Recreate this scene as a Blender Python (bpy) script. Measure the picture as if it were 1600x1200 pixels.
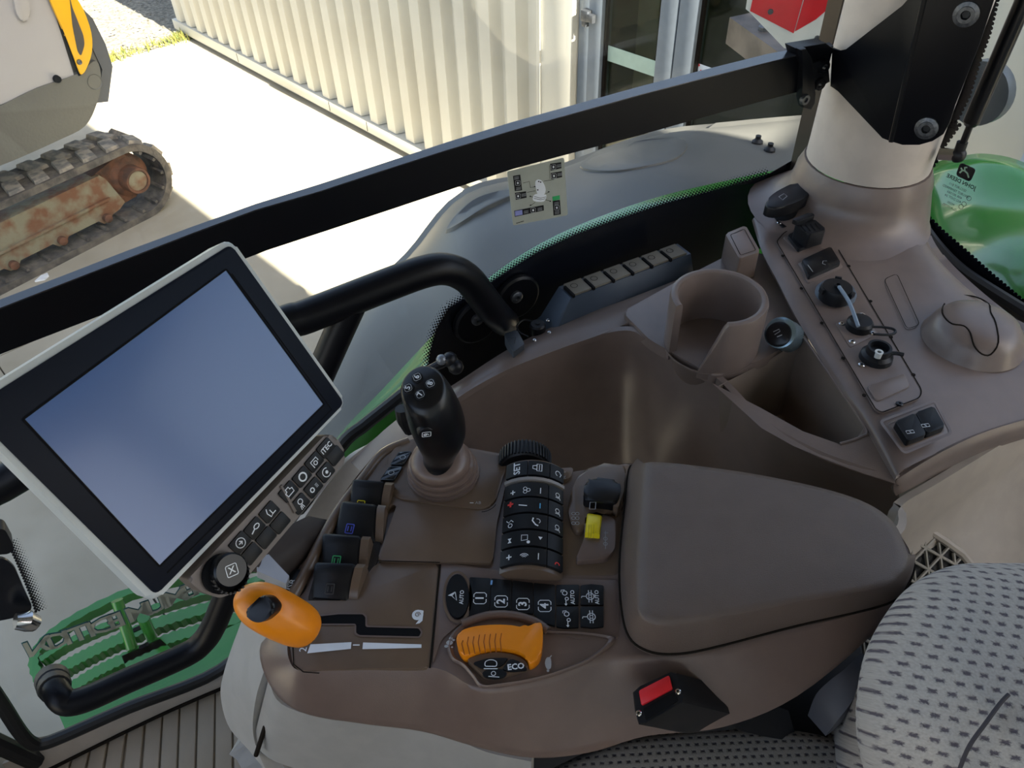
import bpy, bmesh, math, random
from mathutils import Vector, Matrix
random.seed(7)
for o in list(bpy.data.objects): bpy.data.objects.remove(o)
scene = bpy.context.scene
COL = scene.collection

# ------------------------------------------------------------------ camera, sky, sun, exposure
CAM_H = 1.45
FPX, CX, CY = 1200.0, 800.0, 600.0          # focal length in pixels of the 1600x1200 frame
dn = Vector((849 - CX, -(1869 - CY), FPX)).normalized()      # straight down, seen in camera axes
upc = -dn
hy = (Vector((0, 0, 1)) - upc * upc.z).normalized()
hx = hy.cross(upc)
if hx.x < 0: hx = -hx
def cam2w(v): return Vector((hx.dot(v), hy.dot(v), upc.dot(v)))
CAMC = Vector((0, 0, CAM_H))
cr, cu, cf = cam2w(Vector((1, 0, 0))), cam2w(Vector((0, 1, 0))), cam2w(Vector((0, 0, 1)))
cam = bpy.data.cameras.new('camera'); camo = bpy.data.objects.new('camera', cam); COL.objects.link(camo)
cam.sensor_width = 36; cam.sensor_fit = 'HORIZONTAL'; cam.lens = 27.0
cam.clip_start = 0.02; cam.clip_end = 200
m = Matrix((cr, cu, -cf)).transposed().to_4x4(); m.translation = CAMC
camo.matrix_world = m
scene.camera = camo
scene.view_settings.view_transform = 'Standard'; scene.view_settings.look = 'None'
scene.view_settings.gamma = 1; scene.view_settings.use_curve_mapping = False
scene.view_settings.exposure = 0.4
SUN_AZ, SUN_EL = math.radians(137.9), math.radians(38)
world = bpy.data.worlds.new('sky'); scene.world = world; world.use_nodes = True
wn = world.node_tree; wn.nodes.clear()
sky = wn.nodes.new('ShaderNodeTexSky'); sky.sky_type = 'NISHITA'; sky.sun_disc = False
sky.sun_elevation = SUN_EL; sky.sun_rotation = SUN_AZ; sky.air_density = 1.0; sky.dust_density = 2.0
bg = wn.nodes.new('ShaderNodeBackground'); bg.inputs[1].default_value = 0.34
wo = wn.nodes.new('ShaderNodeOutputWorld')
hs = wn.nodes.new('ShaderNodeHueSaturation'); hs.inputs['Saturation'].default_value = .85; wn.links.new(sky.outputs[0], hs.inputs['Color']); wm = wn.nodes.new('ShaderNodeMix'); wm.data_type = 'RGBA'; wm.blend_type = 'MULTIPLY'; wm.inputs['Factor'].default_value = 1; wm.inputs[7].default_value = (1.04, 1.0, .97, 1)
wn.links.new(hs.outputs[0], wm.inputs[6]); wn.links.new(wm.outputs[2], bg.inputs[0]); wn.links.new(bg.outputs[0], wo.inputs[0])
sl = bpy.data.lights.new('sun', 'SUN'); sl.energy = 30.0; sl.angle = math.radians(0.3); sl.color = (1, .93, .82)
so = bpy.data.objects.new('sun', sl); COL.objects.link(so)
sd = Vector((math.sin(SUN_AZ) * math.cos(SUN_EL), math.cos(SUN_AZ) * math.cos(SUN_EL), math.sin(SUN_EL)))
so.rotation_euler = sd.to_track_quat('Z', 'Y').to_euler(); so.location = (4, -4, 9)

# ------------------------------------------------------------------ measuring helpers: sight lines onto real planes
def ray(x, y): return cam2w(Vector((x - CX, -(y - CY), FPX)).normalized())
def Z(x, y, z):
    r = ray(x, y); return CAMC + r * ((z - CAM_H) / r.z)
def PL(x, y, p, n):
    r = ray(x, y); n = Vector(n); return CAMC + r * ((Vector(p) - CAMC).dot(n) / r.dot(n))
TA = math.radians(61)
U = Vector((math.sin(TA), math.cos(TA), 0)); VV = Vector((-math.cos(TA), math.sin(TA), 0)); UP = Vector((0, 0, 1))
def W(u, v, z): return U * u + VV * v + UP * z      # tractor axes: u rearwards, v to the right
def V(x, y, v): return PL(x, y, VV * v, VV)
def UU(x, y, u): return PL(x, y, U * u, U)
class Fr:
    def __init__(s, o, ex, ey):
        s.o = Vector(o); s.ex = Vector(ex).normalized(); s.n = s.ex.cross(Vector(ey)).normalized(); s.ey = s.n.cross(s.ex)
    def p(s, a, b, h=0): return s.o + s.ex * a + s.ey * b + s.n * h
    def l(s, P): d = Vector(P) - s.o; return (d.dot(s.ex), d.dot(s.ey))
    def px(s, x, y, h=0): return s.l(PL(x, y, s.o + s.n * h, s.n))
    def up(s, h): return Fr(s.o + s.n * h, s.ex, s.ey)
def pxs(fr, pts, h=0): return [fr.px(x, y, h) for x, y in pts]

# ------------------------------------------------------------------ curves
def cr_(p, n=6, closed=False):
    p = [Vector(q) for q in p]; N = len(p); out = []
    R = N if closed else N - 1
    for i in range(R):
        g = lambda k: p[(k) % N] if closed else p[max(0, min(N - 1, k))]
        a, b, c, d = g(i - 1), g(i), g(i + 1), g(i + 2)
        for k in range(n):
            t = k / n
            out.append(.5 * ((2 * b) + (c - a) * t + (2 * a - 5 * b + 4 * c - d) * t * t + (3 * b - a - 3 * c + d) * t ** 3))
    if not closed: out.append(p[-1].copy())
    return out
def cr2(p, n=5, closed=True): return [(q.x, q.y) for q in cr_([(a, b, 0) for a, b in p], n, closed)]
def rp(pts, r, n=4):
    out = []; N = len(pts)
    for i in range(N):
        p0, p1, p2 = Vector(pts[i - 1]).to_2d(), Vector(pts[i]).to_2d(), Vector(pts[(i + 1) % N]).to_2d()
        d0, d2 = (p0 - p1), (p2 - p1); rr = min(r, d0.length * .45, d2.length * .45)
        a, b = p1 + d0.normalized() * rr, p1 + d2.normalized() * rr
        for k in range(n + 1):
            t = k / n; q = a * (1 - t) ** 2 + p1 * 2 * t * (1 - t) + b * t * t; out.append((q.x, q.y))
    return out
def circ(c, rx, ry=None, n=28, a0=0, a1=2 * math.pi, rot=0):
    ry = rx if ry is None else ry; o = []; full = abs(a1 - a0 - 2 * math.pi) < 1e-6
    for k in range(n if full else n + 1):
        a = a0 + (a1 - a0) * k / n; x, y = rx * math.cos(a), ry * math.sin(a)
        o.append((c[0] + x * math.cos(rot) - y * math.sin(rot), c[1] + x * math.sin(rot) + y * math.cos(rot)))
    return o

# ------------------------------------------------------------------ materials
def lin(c):
    if isinstance(c, str): c = tuple(int(c[i:i + 2], 16) / 255 for i in (0, 2, 4))
    return tuple((x / 12.92 if x <= .04045 else ((x + .055) / 1.055) ** 2.4) for x in c) + (1,)
MATS = {}
def mat(name, c, rough=.5, metal=0, c2=None, sc=30, bump=0, bsc=400, spec=.5, coat=0, mixlo=.4, mixhi=.6, detail=4, space='Object'):
    if name in MATS: return MATS[name]
    M = bpy.data.materials.new(name); M.use_nodes = True; nt = M.node_tree; b = nt.nodes['Principled BSDF']
    b.inputs['Roughness'].default_value = rough; b.inputs['Metallic'].default_value = metal
    b.inputs['Specular IOR Level'].default_value = spec; b.inputs['Coat Weight'].default_value = coat
    b.inputs['Coat Roughness'].default_value = .08
    tc = nt.nodes.new('ShaderNodeTexCoord')
    nz = nt.nodes.new('ShaderNodeTexNoise'); nz.inputs['Scale'].default_value = sc; nz.inputs['Detail'].default_value = detail
    nt.links.new(tc.outputs[space], nz.inputs['Vector'])
    rmp = nt.nodes.new('ShaderNodeValToRGB'); rmp.color_ramp.elements[0].position = mixlo; rmp.color_ramp.elements[1].position = mixhi
    A = lin(c); B = lin(c2) if c2 else tuple(x * .93 for x in A[:3]) + (1,)
    rmp.color_ramp.elements[0].color = A; rmp.color_ramp.elements[1].color = B
    nt.links.new(nz.outputs['Fac'], rmp.inputs[0]); nt.links.new(rmp.outputs[0], b.inputs['Base Color'])
    if bump:
        n2 = nt.nodes.new('ShaderNodeTexNoise'); n2.inputs['Scale'].default_value = bsc; n2.inputs['Detail'].default_value = 2
        bp = nt.nodes.new('ShaderNodeBump'); bp.inputs['Strength'].default_value = bump; bp.inputs['Distance'].default_value = .001 if bsc > 60 else .01
        nt.links.new(tc.outputs[space], n2.inputs['Vector']); nt.links.new(n2.outputs['Fac'], bp.inputs['Height'])
        nt.links.new(bp.outputs[0], b.inputs['Normal'])
    MATS[name] = M; return M
taupe = mat('taupe_plastic', '715f56', .3, bump=.12, bsc=900)
taupeS = mat('taupe_smooth', '6c5a4b', .28, bump=.05, bsc=900)
taupeD = mat('taupe_deck', '74665f', .3, bump=.15, bsc=900)
padm = mat('armrest_vinyl', '63554d', .42, bump=.5, bsc=1100)
beige = mat('beige_plastic', 'a1968a', .5, bump=.12, bsc=800)
greyp = mat('grey_trim', 'a5a29d', .5, bump=.1, bsc=800)
creamp = mat('pillar_cream', 'bfb4aa', .55, bump=.08, bsc=700)
black = mat('black_plastic', '121317', .42, bump=.1, bsc=900, spec=.35)
blackS = mat('black_satin', '0f1014', .28, spec=.4)
blackG = mat('black_gloss', '0c0d10', .12)
blackM = mat('black_matt', '08080a', .8, spec=.2)
btn = mat('button_black', '101114', .45, spec=.3)
steelb = mat('black_painted_steel', '0b0c11', .38, bump=.06, bsc=500, spec=.22)
silver = mat('silver_plastic', 'c4c8c6', .4)
chrome = mat('chrome', 'd8d8d8', .18, 1)
zinc = mat('zinc_bolt', '6c6f74', .42, .8, c2='55585d', sc=200)
white = mat('white_print', 'e6eaee', .6)
greyprint = mat('grey_print', 'a9adb0', .6)
red = mat('red_plastic', 'd8232a', .35)
redp = mat('red_print', 'e0332d', .6)
orange = mat('orange_plastic', 'f08c12', .32)
yellow = mat('yellow_plastic', 'f2dc1c', .4)
seam = mat('seam_dark', '1d1813', .8, spec=.1)
blueprint = mat('blue_print', '4a55c0', .6)
greenprint = mat('green_print', '35a862', .6)
green = mat('green_paint', '36842f', .2, coat=.7, c2='307a2b', sc=3)
rubber = mat('track_rubber', '4a4744', .85, c2='7b7368', sc=14, bump=.6, bsc=60, mixlo=.35, mixhi=.75)
lugm = mat('lug_rubber', '6d6a66', .8, c2='9b9284', sc=18, bump=.4, bsc=60)
rust = mat('rusty_paint', '85806a', .7, c2='74513a', sc=9, bump=.5, bsc=50, mixlo=.42, mixhi=.62, detail=8)
rustd = mat('rust_brown', '6e4a36', .8, c2='4f3a2e', sc=12, bump=.6, bsc=60)
rubs = mat('seal_rubber', '0d0e10', .5)
fenderm = mat('fender_plastic', '605f5a', .42, c2='595853', sc=2, bump=.1, bsc=300)
concrete = None

class G:
    """collects shapes of one object (several materials allowed) and links them as ONE mesh"""
    def __init__(s): s.v = []; s.f = []; s.mi = []; s.m = []; s.uv = {}; s.hasuv = False
    def mid(s, m):
        if m not in s.m: s.m.append(m)
        return s.m.index(m)
    def add(s, vs, fs, m, uvs=None):
        o = len(s.v); s.v += [Vector(q) for q in vs]; k = s.mid(m)
        for f in fs:
            s.f.append([o + i for i in f]); s.mi.append(k)
        if uvs:
            s.hasuv = True
            for i, q in enumerate(uvs): s.uv[o + i] = q
        return s
    def addbm(s, bm, m):
        bm.verts.index_update()
        s.add([v.co.copy() for v in bm.verts], [[v.index for v in f.verts] for f in bm.faces], m); bm.free(); return s
    def prism(s, fr, pts, h0, h1, m, bev=0, seg=2):
        # drop doubled points, make ccw
        q = []
        for p in pts:
            if not q or (Vector(p) - Vector(q[-1])).length > 1e-5: q.append(tuple(p[:2]))
        if (Vector(q[0]) - Vector(q[-1])).length < 1e-5: q.pop()
        ar = sum(q[i - 1][0] * q[i][1] - q[i][0] * q[i - 1][1] for i in range(len(q)))
        if ar < 0: q.reverse()
        N = len(q); bm = bmesh.new()
        lo = [bm.verts.new(fr.p(a, b, h0)) for a, b in q]; hi = [bm.verts.new(fr.p(a, b, h1)) for a, b in q]
        bm.faces.new(lo[::-1]); bm.faces.new(hi)
        for i in range(N): bm.faces.new((lo[i], lo[(i + 1) % N], hi[(i + 1) % N], hi[i]))
        if bev:
            es = [e for e in bm.edges if e.verts[0] in hi and e.verts[1] in hi]
            bmesh.ops.bevel(bm, geom=es, offset=bev, segments=seg, affect='EDGES', clamp_overlap=True, profile=.5)
        return s.addbm(bm, m)
    def box(s, fr, a0, a1, b0, b1, h0, h1, m, bev=0): return s.prism(fr, [(a0, b0), (a1, b0), (a1, b1), (a0, b1)], h0, h1, m, bev)
    def flat(s, fr, pts, m, h=.0004):
        s.add([fr.p(a, b, h) for a, b in pts], [list(range(len(pts)))], m); return s
    def stroke(s, fr, pts, w, m, h=.0004, closed=False):
        P = [Vector(p[:2]) for p in pts]; N = len(P); L = []; Rr = []
        for i in range(N):
            if closed: d = (P[(i + 1) % N] - P[i - 1])
            else: d = P[min(N - 1, i + 1)] - P[max(0, i - 1)]
            if d.length < 1e-9: d = Vector((1, 0))
            d.normalize(); nn = Vector((-d.y, d.x)) * w / 2
            L.append(P[i] + nn); Rr.append(P[i] - nn)
        vs = [fr.p(q.x, q.y, h) for q in L] + [fr.p(q.x, q.y, h) for q in Rr]
        fs = [[i, N + i, N + (i + 1) % N, (i + 1) % N] for i in range(N if closed else N - 1)]
        s.add(vs, fs, m); return s
    def loft(s, rings, m, cap0=True, cap1=True, closed=True, uvs=None):
        n = len(rings[0]); vs = [p for r in rings for p in r]; fs = []
        for i in range(len(rings) - 1):
            for j in range(n if closed else n - 1):
                a, b = i * n + j, i * n + (j + 1) % n
                fs.append([a, b, b + n, a + n])
        if closed and cap0: fs.append(list(range(n))[::-1])
        if closed and cap1: fs.append([(len(rings) - 1) * n + j for j in range(n)])
        s.add(vs, fs, m, uvs); return s
    def patch(s, rows, m, nu=6, nv=6, thick=0, uv=0, uvf=None):
        """smooth surface through a grid of points"""
        R = [cr_(r, nu) for r in rows]; n = len(R[0])
        cols = [cr_([R[i][j] for i in range(len(R))], nv) for j in range(n)]
        g = [[cols[j][i] for j in range(n)] for i in range(len(cols[0]))]
        uvs = None
        if uv:
            uvs = []; acc = [0] * n; 
            for i, r in enumerate(g):
                d = 0
                for j in range(n):
                    if i: acc[j] += (g[i][j] - g[i - 1][j]).length
                    if j: d += (g[i][j] - g[i][j - 1]).length
                    if uvf: q = uvf.l(g[i][j]); uvs.append((q[0] / uv, q[1] / uv))
                    else: uvs.append((d / uv, acc[j] / uv))
        s.loft(g, m, closed=False, uvs=uvs)
        if thick:
            # give the sheet a back and closed rims
            h = len(g); o = len(s.v) - h * n; back = []
            for i in range(h):
                for j in range(n):
                    a = g[min(i + 1, h - 1)][j] - g[max(i - 1, 0)][j]; b = g[i][min(j + 1, n - 1)] - g[i][max(j - 1, 0)]
                    nn = a.cross(b)
                    if nn.length < 1e-12: nn = Vector((0, 0, 1))
                    nn.normalize()
                    if nn.dot(CAMC - g[i][j]) > 0: nn = -nn
                    back.append(g[i][j] + nn * thick)
            fs = []; N0 = h * n
            for i in range(h - 1):
                for j in range(n - 1): fs.append([i * n + j, (i + 1) * n + j, (i + 1) * n + j + 1, i * n + j + 1])
            s.add(back, fs, m, [(0, 0)] * len(back) if uv else None)
            ring = [j for j in range(n)] + [i * n + n - 1 for i in range(1, h)] + [(h - 1) * n + j for j in range(n - 2, -1, -1)] + [i * n for i in range(h - 2, 0, -1)]
            k = s.mid(m); L = len(ring)
            for q in range(L):
                a, b = ring[q], ring[(q + 1) % L]; s.f.append([o + a, o + N0 + a, o + N0 + b, o + b]); s.mi.append(k)
        return s
    def tube(s, pts, r, m, n=12, caps=True):
        P = [Vector(p) for p in pts]; rs = r if isinstance(r, (list, tuple)) else [r] * len(P); rings = []; x = None
        for i, p in enumerate(P):
            t = (P[min(i + 1, len(P) - 1)] - P[max(i - 1, 0)]).normalized()
            if x is None: x = t.orthogonal().normalized()
            x = (x - t * x.dot(t)).normalized(); y = t.cross(x)
            rings.append([p + (x * math.cos(2 * math.pi * k / n) + y * math.sin(2 * math.pi * k / n)) * rs[i] for k in range(n)])
        return s.loft(rings, m, caps, caps)
    def lathe(s, fr, c, prof, m, n=28, cap0=True, cap1=True):
        rings = [[fr.p(c[0] + r * math.cos(2 * math.pi * k / n), c[1] + r * math.sin(2 * math.pi * k / n), h) for k in range(n)] for r, h in prof]
        return s.loft(rings, m, cap0, cap1)
    def sphere(s, c, r, m, n=12, sz=1):
        f = Fr(c, (1, 0, 0), (0, 1, 0))
        return s.lathe(f, (0, 0), [(max(1e-4, r * math.sin(math.pi * k / 8)), -sz * r * math.cos(math.pi * k / 8)) for k in range(9)], m, n)
    def screw(s, fr, c, r=.0035, m=None, h=.002):
        m = m or zinc
        s.lathe(fr, c, [(r, 0), (r, h * .5), (r * .7, h), (r * .35, h * .95)], m, 12, cap0=False, cap1=False)
        s.lathe(fr, c, [(r * .36, h * .95), (r * .3, h * .5)], blackM, 6, cap0=False); return s
    def text(s, fr, t, a, b, size, rot, m, h=.0004, mirror=False, bold=0, shear=0):
        vs, fs = glyph(t, bold); ca, sa = math.cos(rot), math.sin(rot)
        out = []
        for x, y in vs:
            x, y = x * size, y * size
            if mirror: x = -x
            out.append(fr.p(a + x * ca - y * sa, b + x * sa + y * ca, h))
        s.add(out, fs, m); return s
    def build(s, name, parent=None, label=None, cat=None, group=None, kind=None, sharp=35, origin=None):
        me = bpy.data.meshes.new(name); off = Vector((0, 0, 0))
        if parent is not None: off = Vector(parent['_o'])
        elif origin is not None: off = Vector(origin)
        else:
            if s.v:
                mn = [min(v[i] for v in s.v) for i in range(3)]; mx = [max(v[i] for v in s.v) for i in range(3)]
                off = Vector(((mn[0] + mx[0]) / 2, (mn[1] + mx[1]) / 2, mn[2]))
        me.from_pydata([tuple(v - off) for v in s.v], [], s.f)
        for mm in s.m: me.materials.append(mm)
        for p, k in zip(me.polygons, s.mi): p.material_index = k
        if s.hasuv:
            ul = me.uv_layers.new(name='UVMap')
            for lp in me.loops: ul.data[lp.index].uv = s.uv.get(lp.vertex_index, (0, 0))
        me.shade_smooth(); me.set_sharp_from_angle(angle=math.radians(sharp))
        bm = bmesh.new(); bm.from_mesh(me); bmesh.ops.recalc_face_normals(bm, faces=bm.faces); bm.to_mesh(me); bm.free()
        me.set_sharp_from_angle(angle=math.radians(sharp))
        o = bpy.data.objects.new(name, me); COL.objects.link(o); o['_o'] = tuple(off)
        if parent is not None: o.parent = parent
        else: o.location = off
        tagp(o, label, cat, group, kind); return o
def tagp(o, label=None, cat=None, group=None, kind=None):
    if label: o['label'] = label
    if cat: o['category'] = cat
    if group: o['group'] = group
    if kind: o['kind'] = kind
    return o
def thing(name, loc, label, cat, group=None, kind=None):
    o = bpy.data.objects.new(name, None); COL.objects.link(o); o.location = loc; o['_o'] = tuple(loc); o.empty_display_size = .05
    return tagp(o, label, cat, group, kind)
_gl = {}
def glyph(t, bold=0):
    k = (t, bold)
    if k in _gl: return _gl[k]
    cu = bpy.data.curves.new('t', 'FONT'); cu.body = t; cu.size = 1; cu.align_x = 'CENTER'; cu.align_y = 'CENTER'; cu.resolution_u = 2; cu.offset = bold
    o = bpy.data.objects.new('t', cu); COL.objects.link(o); bpy.context.view_layer.update()
    me = bpy.data.meshes.new_from_object(o)
    r = ([(v.co.x, v.co.y) for v in me.vertices], [list(p.vertices) for p in me.polygons])
    bpy.data.objects.remove(o); bpy.data.meshes.remove(me); _gl[k] = r; return r
from mathutils.bvhtree import BVHTree
def surf(obj, x, y, lift=0):      # where the sight line meets an object's surface
    off = Vector(obj['_o']); bv = BVHTree.FromPolygons([v.co + off for v in obj.data.vertices], [tuple(p.vertices) for p in obj.data.polygons])
    r = ray(x, y); h = bv.ray_cast(CAMC, r)
    if h[0] is None: return None, None
    n = h[1] if h[1].dot(r) < 0 else -h[1]
    return h[0] + n * lift, n
HZ = lambda z: Fr((0, 0, z), (1, 0, 0), (0, 1, 0))
# ------------------------------------------------------------------ special materials
def glass_mat(name, tint, refl=1.0):
    M = bpy.data.materials.new(name); M.use_nodes = True; nt = M.node_tree; nt.nodes.clear()
    o = nt.nodes.new('ShaderNodeOutputMaterial'); mx = nt.nodes.new('ShaderNodeMixShader')
    tr = nt.nodes.new('ShaderNodeBsdfTransparent'); tr.inputs[0].default_value = tint
    gl = nt.nodes.new('ShaderNodeBsdfGlossy'); gl.inputs['Roughness'].default_value = .015
    lw = nt.nodes.new('ShaderNodeLayerWeight'); lw.inputs[0].default_value = .5
    pw = nt.nodes.new('ShaderNodeMath'); pw.operation = 'POWER'; pw.inputs[1].default_value = 5
    mu = nt.nodes.new('ShaderNodeMath'); mu.operation = 'MULTIPLY_ADD'; mu.inputs[1].default_value = .9 * refl; mu.inputs[2].default_value = .035 * refl; mu.use_clamp = True
    nt.links.new(lw.outputs['Facing'], pw.inputs[0]); nt.links.new(pw.outputs[0], mu.inputs[0]); nt.links.new(mu.outputs[0], mx.inputs[0])
    nt.links.new(tr.outputs[0], mx.inputs[1]); nt.links.new(gl.outputs[0], mx.inputs[2]); nt.links.new(mx.outputs[0], o.inputs[0])
    return M
glassm = glass_mat('cab_glass', (.97, .985, .975, 1), .8)
doorglass = glass_mat('door_glass', (.86, .9, .82, 1), 1.3)
def concrete_mat():
    M = mat('concrete', 'aaa290', .85, c2='958d7a', sc=2.2, bump=.25, bsc=90, mixlo=.35, mixhi=.7, detail=10); return M
concrete = concrete_mat()
wallp = mat('white_cladding', 'cbc7ba', .45, c2='c5c0b2', sc=1.5)
alu = mat('grey_aluminium', '767e86', .5)
gravelm = mat('gravel', '8d8676', .9, c2='585248', sc=28, bump=1, bsc=40, mixlo=.35, mixhi=.65, detail=10)
stonem = mat('stone', '958c7b', .9, c2='645f55', sc=9)
grassm = mat('grass', '77702c', .85, c2='4d5a22', sc=20)
lcd = mat('screen_sky_tint', '345a92', .24, c2='385e98', sc=2, spec=.6, coat=.12)  # blank screen; the blue sky reflection is put into its base colour

# ------------------------------------------------------------------ ground and the buildings
G0 = -1.35
WA = Vector((-3.37, 8.68, G0)); WD = Vector((.66135, -.75008, 0)); WN = Vector((-.75008, -.66135, 0))   # wall line and the side it faces
WF = Fr(WA, WD, UP)             # a along the wall, b upwards, n towards the tractor or away
sgn = 1 if WF.n.dot(WN) > 0 else -1
GF = Fr(WA, WD, WN)             # a along, b outwards from the wall
gs = 1 if GF.n.z > 0 else -1
pave = thing('pavement', (0, 3, G0), 'light concrete yard of slabs in front of the white building', 'pavement', kind='structure')
sa = [.3, 4.3, 8.3, 12.3]; sb = [-.2, 3.2, 6.16, 9.2, 13]
for i in range(3):
    for j in range(4):
        g = G(); g.box(GF, sa[i] + .004, sa[i + 1] - .004, sb[j] + .004, sb[j + 1] - .004, -.12 * gs, 0, concrete); g.build('slab', pave)
g = G(); g.box(GF, .2, 13, -.3, 13, -.14 * gs, -.02 * gs, mat('joint_filler', '6d675a', .9)); g.build('joint_bed', pave)
g = G(); g.box(GF, -20, 60, -40, 60, -.3 * gs, -.15 * gs, mat('yard_subsoil', 'a09884', .9, c2='8f8874', sc=1)); g.build('ground', kind='structure')
g = G(); g.box(GF, 12.3, 30, -.3, 30, -.16 * gs, -.01 * gs, concrete); g.box(GF, .3, 12.3, 13, 40, -.16 * gs, -.01 * gs, concrete); g.build('pavement_extension', kind='structure')
# gravel strip: a bumpy bed and loose stones
g = G(); rows = []
for i in range(50):
    rows.append([GF.p(.3 - i * .09 + .02 * random.random(), -2 + j * .09, gs * (random.random() * .025 - .01)) for j in range(90)])
g.loft(rows, gravelm, closed=False)
for k in range(3500):
    a, b = .28 - random.random() ** 1.2 * 3.4, random.uniform(-1.5, 4.5); r = random.uniform(.008, .022)
    c = GF.p(a, b, gs * .015); q = [c + Vector((random.uniform(-1, 1), random.uniform(-1, 1), random.uniform(.2, 1))) * r for _ in range(4)]
    g.add(q, [[0, 1, 2], [0, 2, 3], [0, 3, 1], [1, 3, 2]], stonem)
tagp(g.build('gravel_strip'), 'pale loose gravel beside the concrete yard, left of the white building', 'gravel', kind='stuff')
g = G()
for k in range(900):
    a = .3 + random.gauss(-.05, .06); b = random.choice([random.gauss(.15, .12), random.gauss(1.0, .35), random.gauss(1.3, .3)]); h = random.uniform(.03, .1)
    c = GF.p(a, b, 0); d = Vector((random.gauss(0, .03), random.gauss(0, .03), h)); w = Vector((random.gauss(0, .006), random.gauss(0, .006), 0))
    g.add([c - w, c + w, c + d], [[0, 1, 2]], grassm)
tagp(g.build('grass_edge'), 'thin yellow green grass growing along the edge of the concrete', 'grass', kind='stuff')

# corrugated building front
bld = thing('clad_building', tuple(WA), 'long white building with trapezoid metal cladding and a grey glazed door', 'building')
PIT = .2335; DEP = .07
def wbox(g, a0, a1, z0, z1, o0, o1, m, bev=0):    # along, height above ground, outwards
    g.box(WF, a0, a1, z0, z1, o0 * sgn, o1 * sgn, m, bev)
g = G(); prof = []; s = .06
while s < 5.4:
    for ds, o in ((0, 0), (.03, DEP), (.13, DEP), (.16, 0)): prof.append((s + ds, o))
    s += PIT
prof.append((5.5, 0))
lo = [WF.p(a, .14, o * sgn) for a, o in prof]; hi = [WF.p(a, 2.75, o * sgn) for a, o in prof]
g.loft([hi, lo], wallp, closed=False)
lo2 = [WF.p(a, .14, -.02 * sgn) for a, o in prof]; g.loft([lo, lo2], wallp, closed=False)
g.build('corrugated_cladding', bld, sharp=20)
g = G(); wbox(g, 0, 5.53, .04, .135, -.1, .09, wallp, .004)
for s in (3.0, 3.55, 1.4): wbox(g, s, s + .005, .05, .13, .085, .092, seam)
g.build('base_rail', bld)
g = G(); wbox(g, -.0, 5.6, 0, .045, -.1, .05, mat('wall_foot', '9a9a94', .8)); g.build('footing', bld)
g = G(); wbox(g, 5.5, 5.78, .0, 2.75, -.05, .075, wallp, .006); wbox(g, 5.52, 5.54, .0, 2.75, .07, .085, wallp); g.build('corner_post', bld)
g = G(); wbox(g, 5.785, 5.86, 0, 2.4, -.04, .03, alu, .003); wbox(g, 5.865, 5.957, 0, 2.4, -.04, .04, alu, .003)
wbox(g, 5.86, 5.865, 0, 2.4, -.04, .01, seam)
wbox(g, 6.326, 6.43, 0, 2.4, -.04, .04, alu, .003); wbox(g, 6.436, 6.545, 0, 2.4, -.04, .04, alu, .003); wbox(g, 6.43, 6.436, 0, 2.4, -.04, .01, seam)
wbox(g, 5.957, 6.326, 0, .12, -.04, .03, alu); wbox(g, 6.545, 7.45, 0, .12, -.04, .03, alu); wbox(g, 7.45, 7.56, 0, 2.4, -.04, .04, alu, .003)
wbox(g, 5.96, 5.975, .12, 2.4, .0, .02, seam); wbox(g, 6.545, 6.56, .12, 2.4, 0, .02, seam)
fr_ = g.build('door_frame', bld)
g = G(); hz = 1.35 + .075
wbox(g, 5.835, 5.885, hz - .028, hz + .028, .03, .075, zinc, .006); wbox(g, 5.885, 5.93, hz - .02, hz + .02, .06, .085, zinc, .006); wbox(g, 5.83, 5.86, hz - .06, hz - .02, .03, .06, zinc, .004)
g.build('hinge', fr_)
g = G(); wbox(g, 6.47, 6.5, .93, .96, .04, .045, seam); wbox(g, 6.475, 6.495, .935, .955, .045, .047, alu); g.build('lock', fr_)
for a0, a1 in ((5.957, 6.326), (6.545, 7.45)):
    g = G(); wbox(g, a0, a1, .12, 2.4, -.012, -.004, doorglass); g.build('glass_pane', bld)
g = G()
p0 = PL(952, 70, WF.o, WF.n); zz = p0.z - G0
wbox(g, 5.965, 6.322, zz - .085, zz - .005, -.003, -.001, mat('film_stripe', 'b4c8b6', .6)); g.build('glass_stripe', bld)
g = G(); c = WF.px(1083, 97)
g.prism(WF, [WF.px(1083, 96), WF.px(1112, 106), WF.px(1125, 125), WF.px(1080, 125)], 0, sgn * .002, white)
g.stroke(WF, [WF.px(1083, 103), WF.px(1094, 101)], .012, redp, sgn * .003); g.stroke(WF, [WF.px(1095, 109), WF.px(1097, 112)], .008, redp, sgn * .003); g.build('notice', bld)
# inside of the building
inner = mat('hall_interior', '626a50', .9, c2='7b8166', sc=1.2)
g = G(); wbox(g, 0, 13.9, .0, 2.72, -3.0, -2.95, inner); wbox(g, 5.2, 13.9, -.02, .0, -2.95, -.06, inner); wbox(g, 13.8, 13.9, 0, 2.72, -2.95, -.06, inner); wbox(g, 5.0, 5.06, 0, 2.72, -2.95, -.06, inner); wbox(g, 5.96, 6.1, 0, 2.4, -.3, -.25, mat('door_curtain', '5f5b4c', .8)); g.build('interior_wall', bld)
g = G(); wbox(g, 7.56, 14, 0, 2.75, -.05, .03, wallp)
for a in (7.66, 8.3, 8.38, 8.95): wbox(g, a, a + .035, 0, 2.75, .03, .06, wallp, .004)
wbox(g, 8.06, 8.22, 0, 2.75, .03, .045, mat('pale_blue_strip', 'b4c0d2', .5)); g.build('flat_cladding', bld)
g = G(); wbox(g, 0, 14, 2.72, 2.85, -3, .02, wallp); wbox(g, -.02, .02, .0, 2.8, -3, .02, wallp); g.build('roof_edge', bld)
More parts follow.
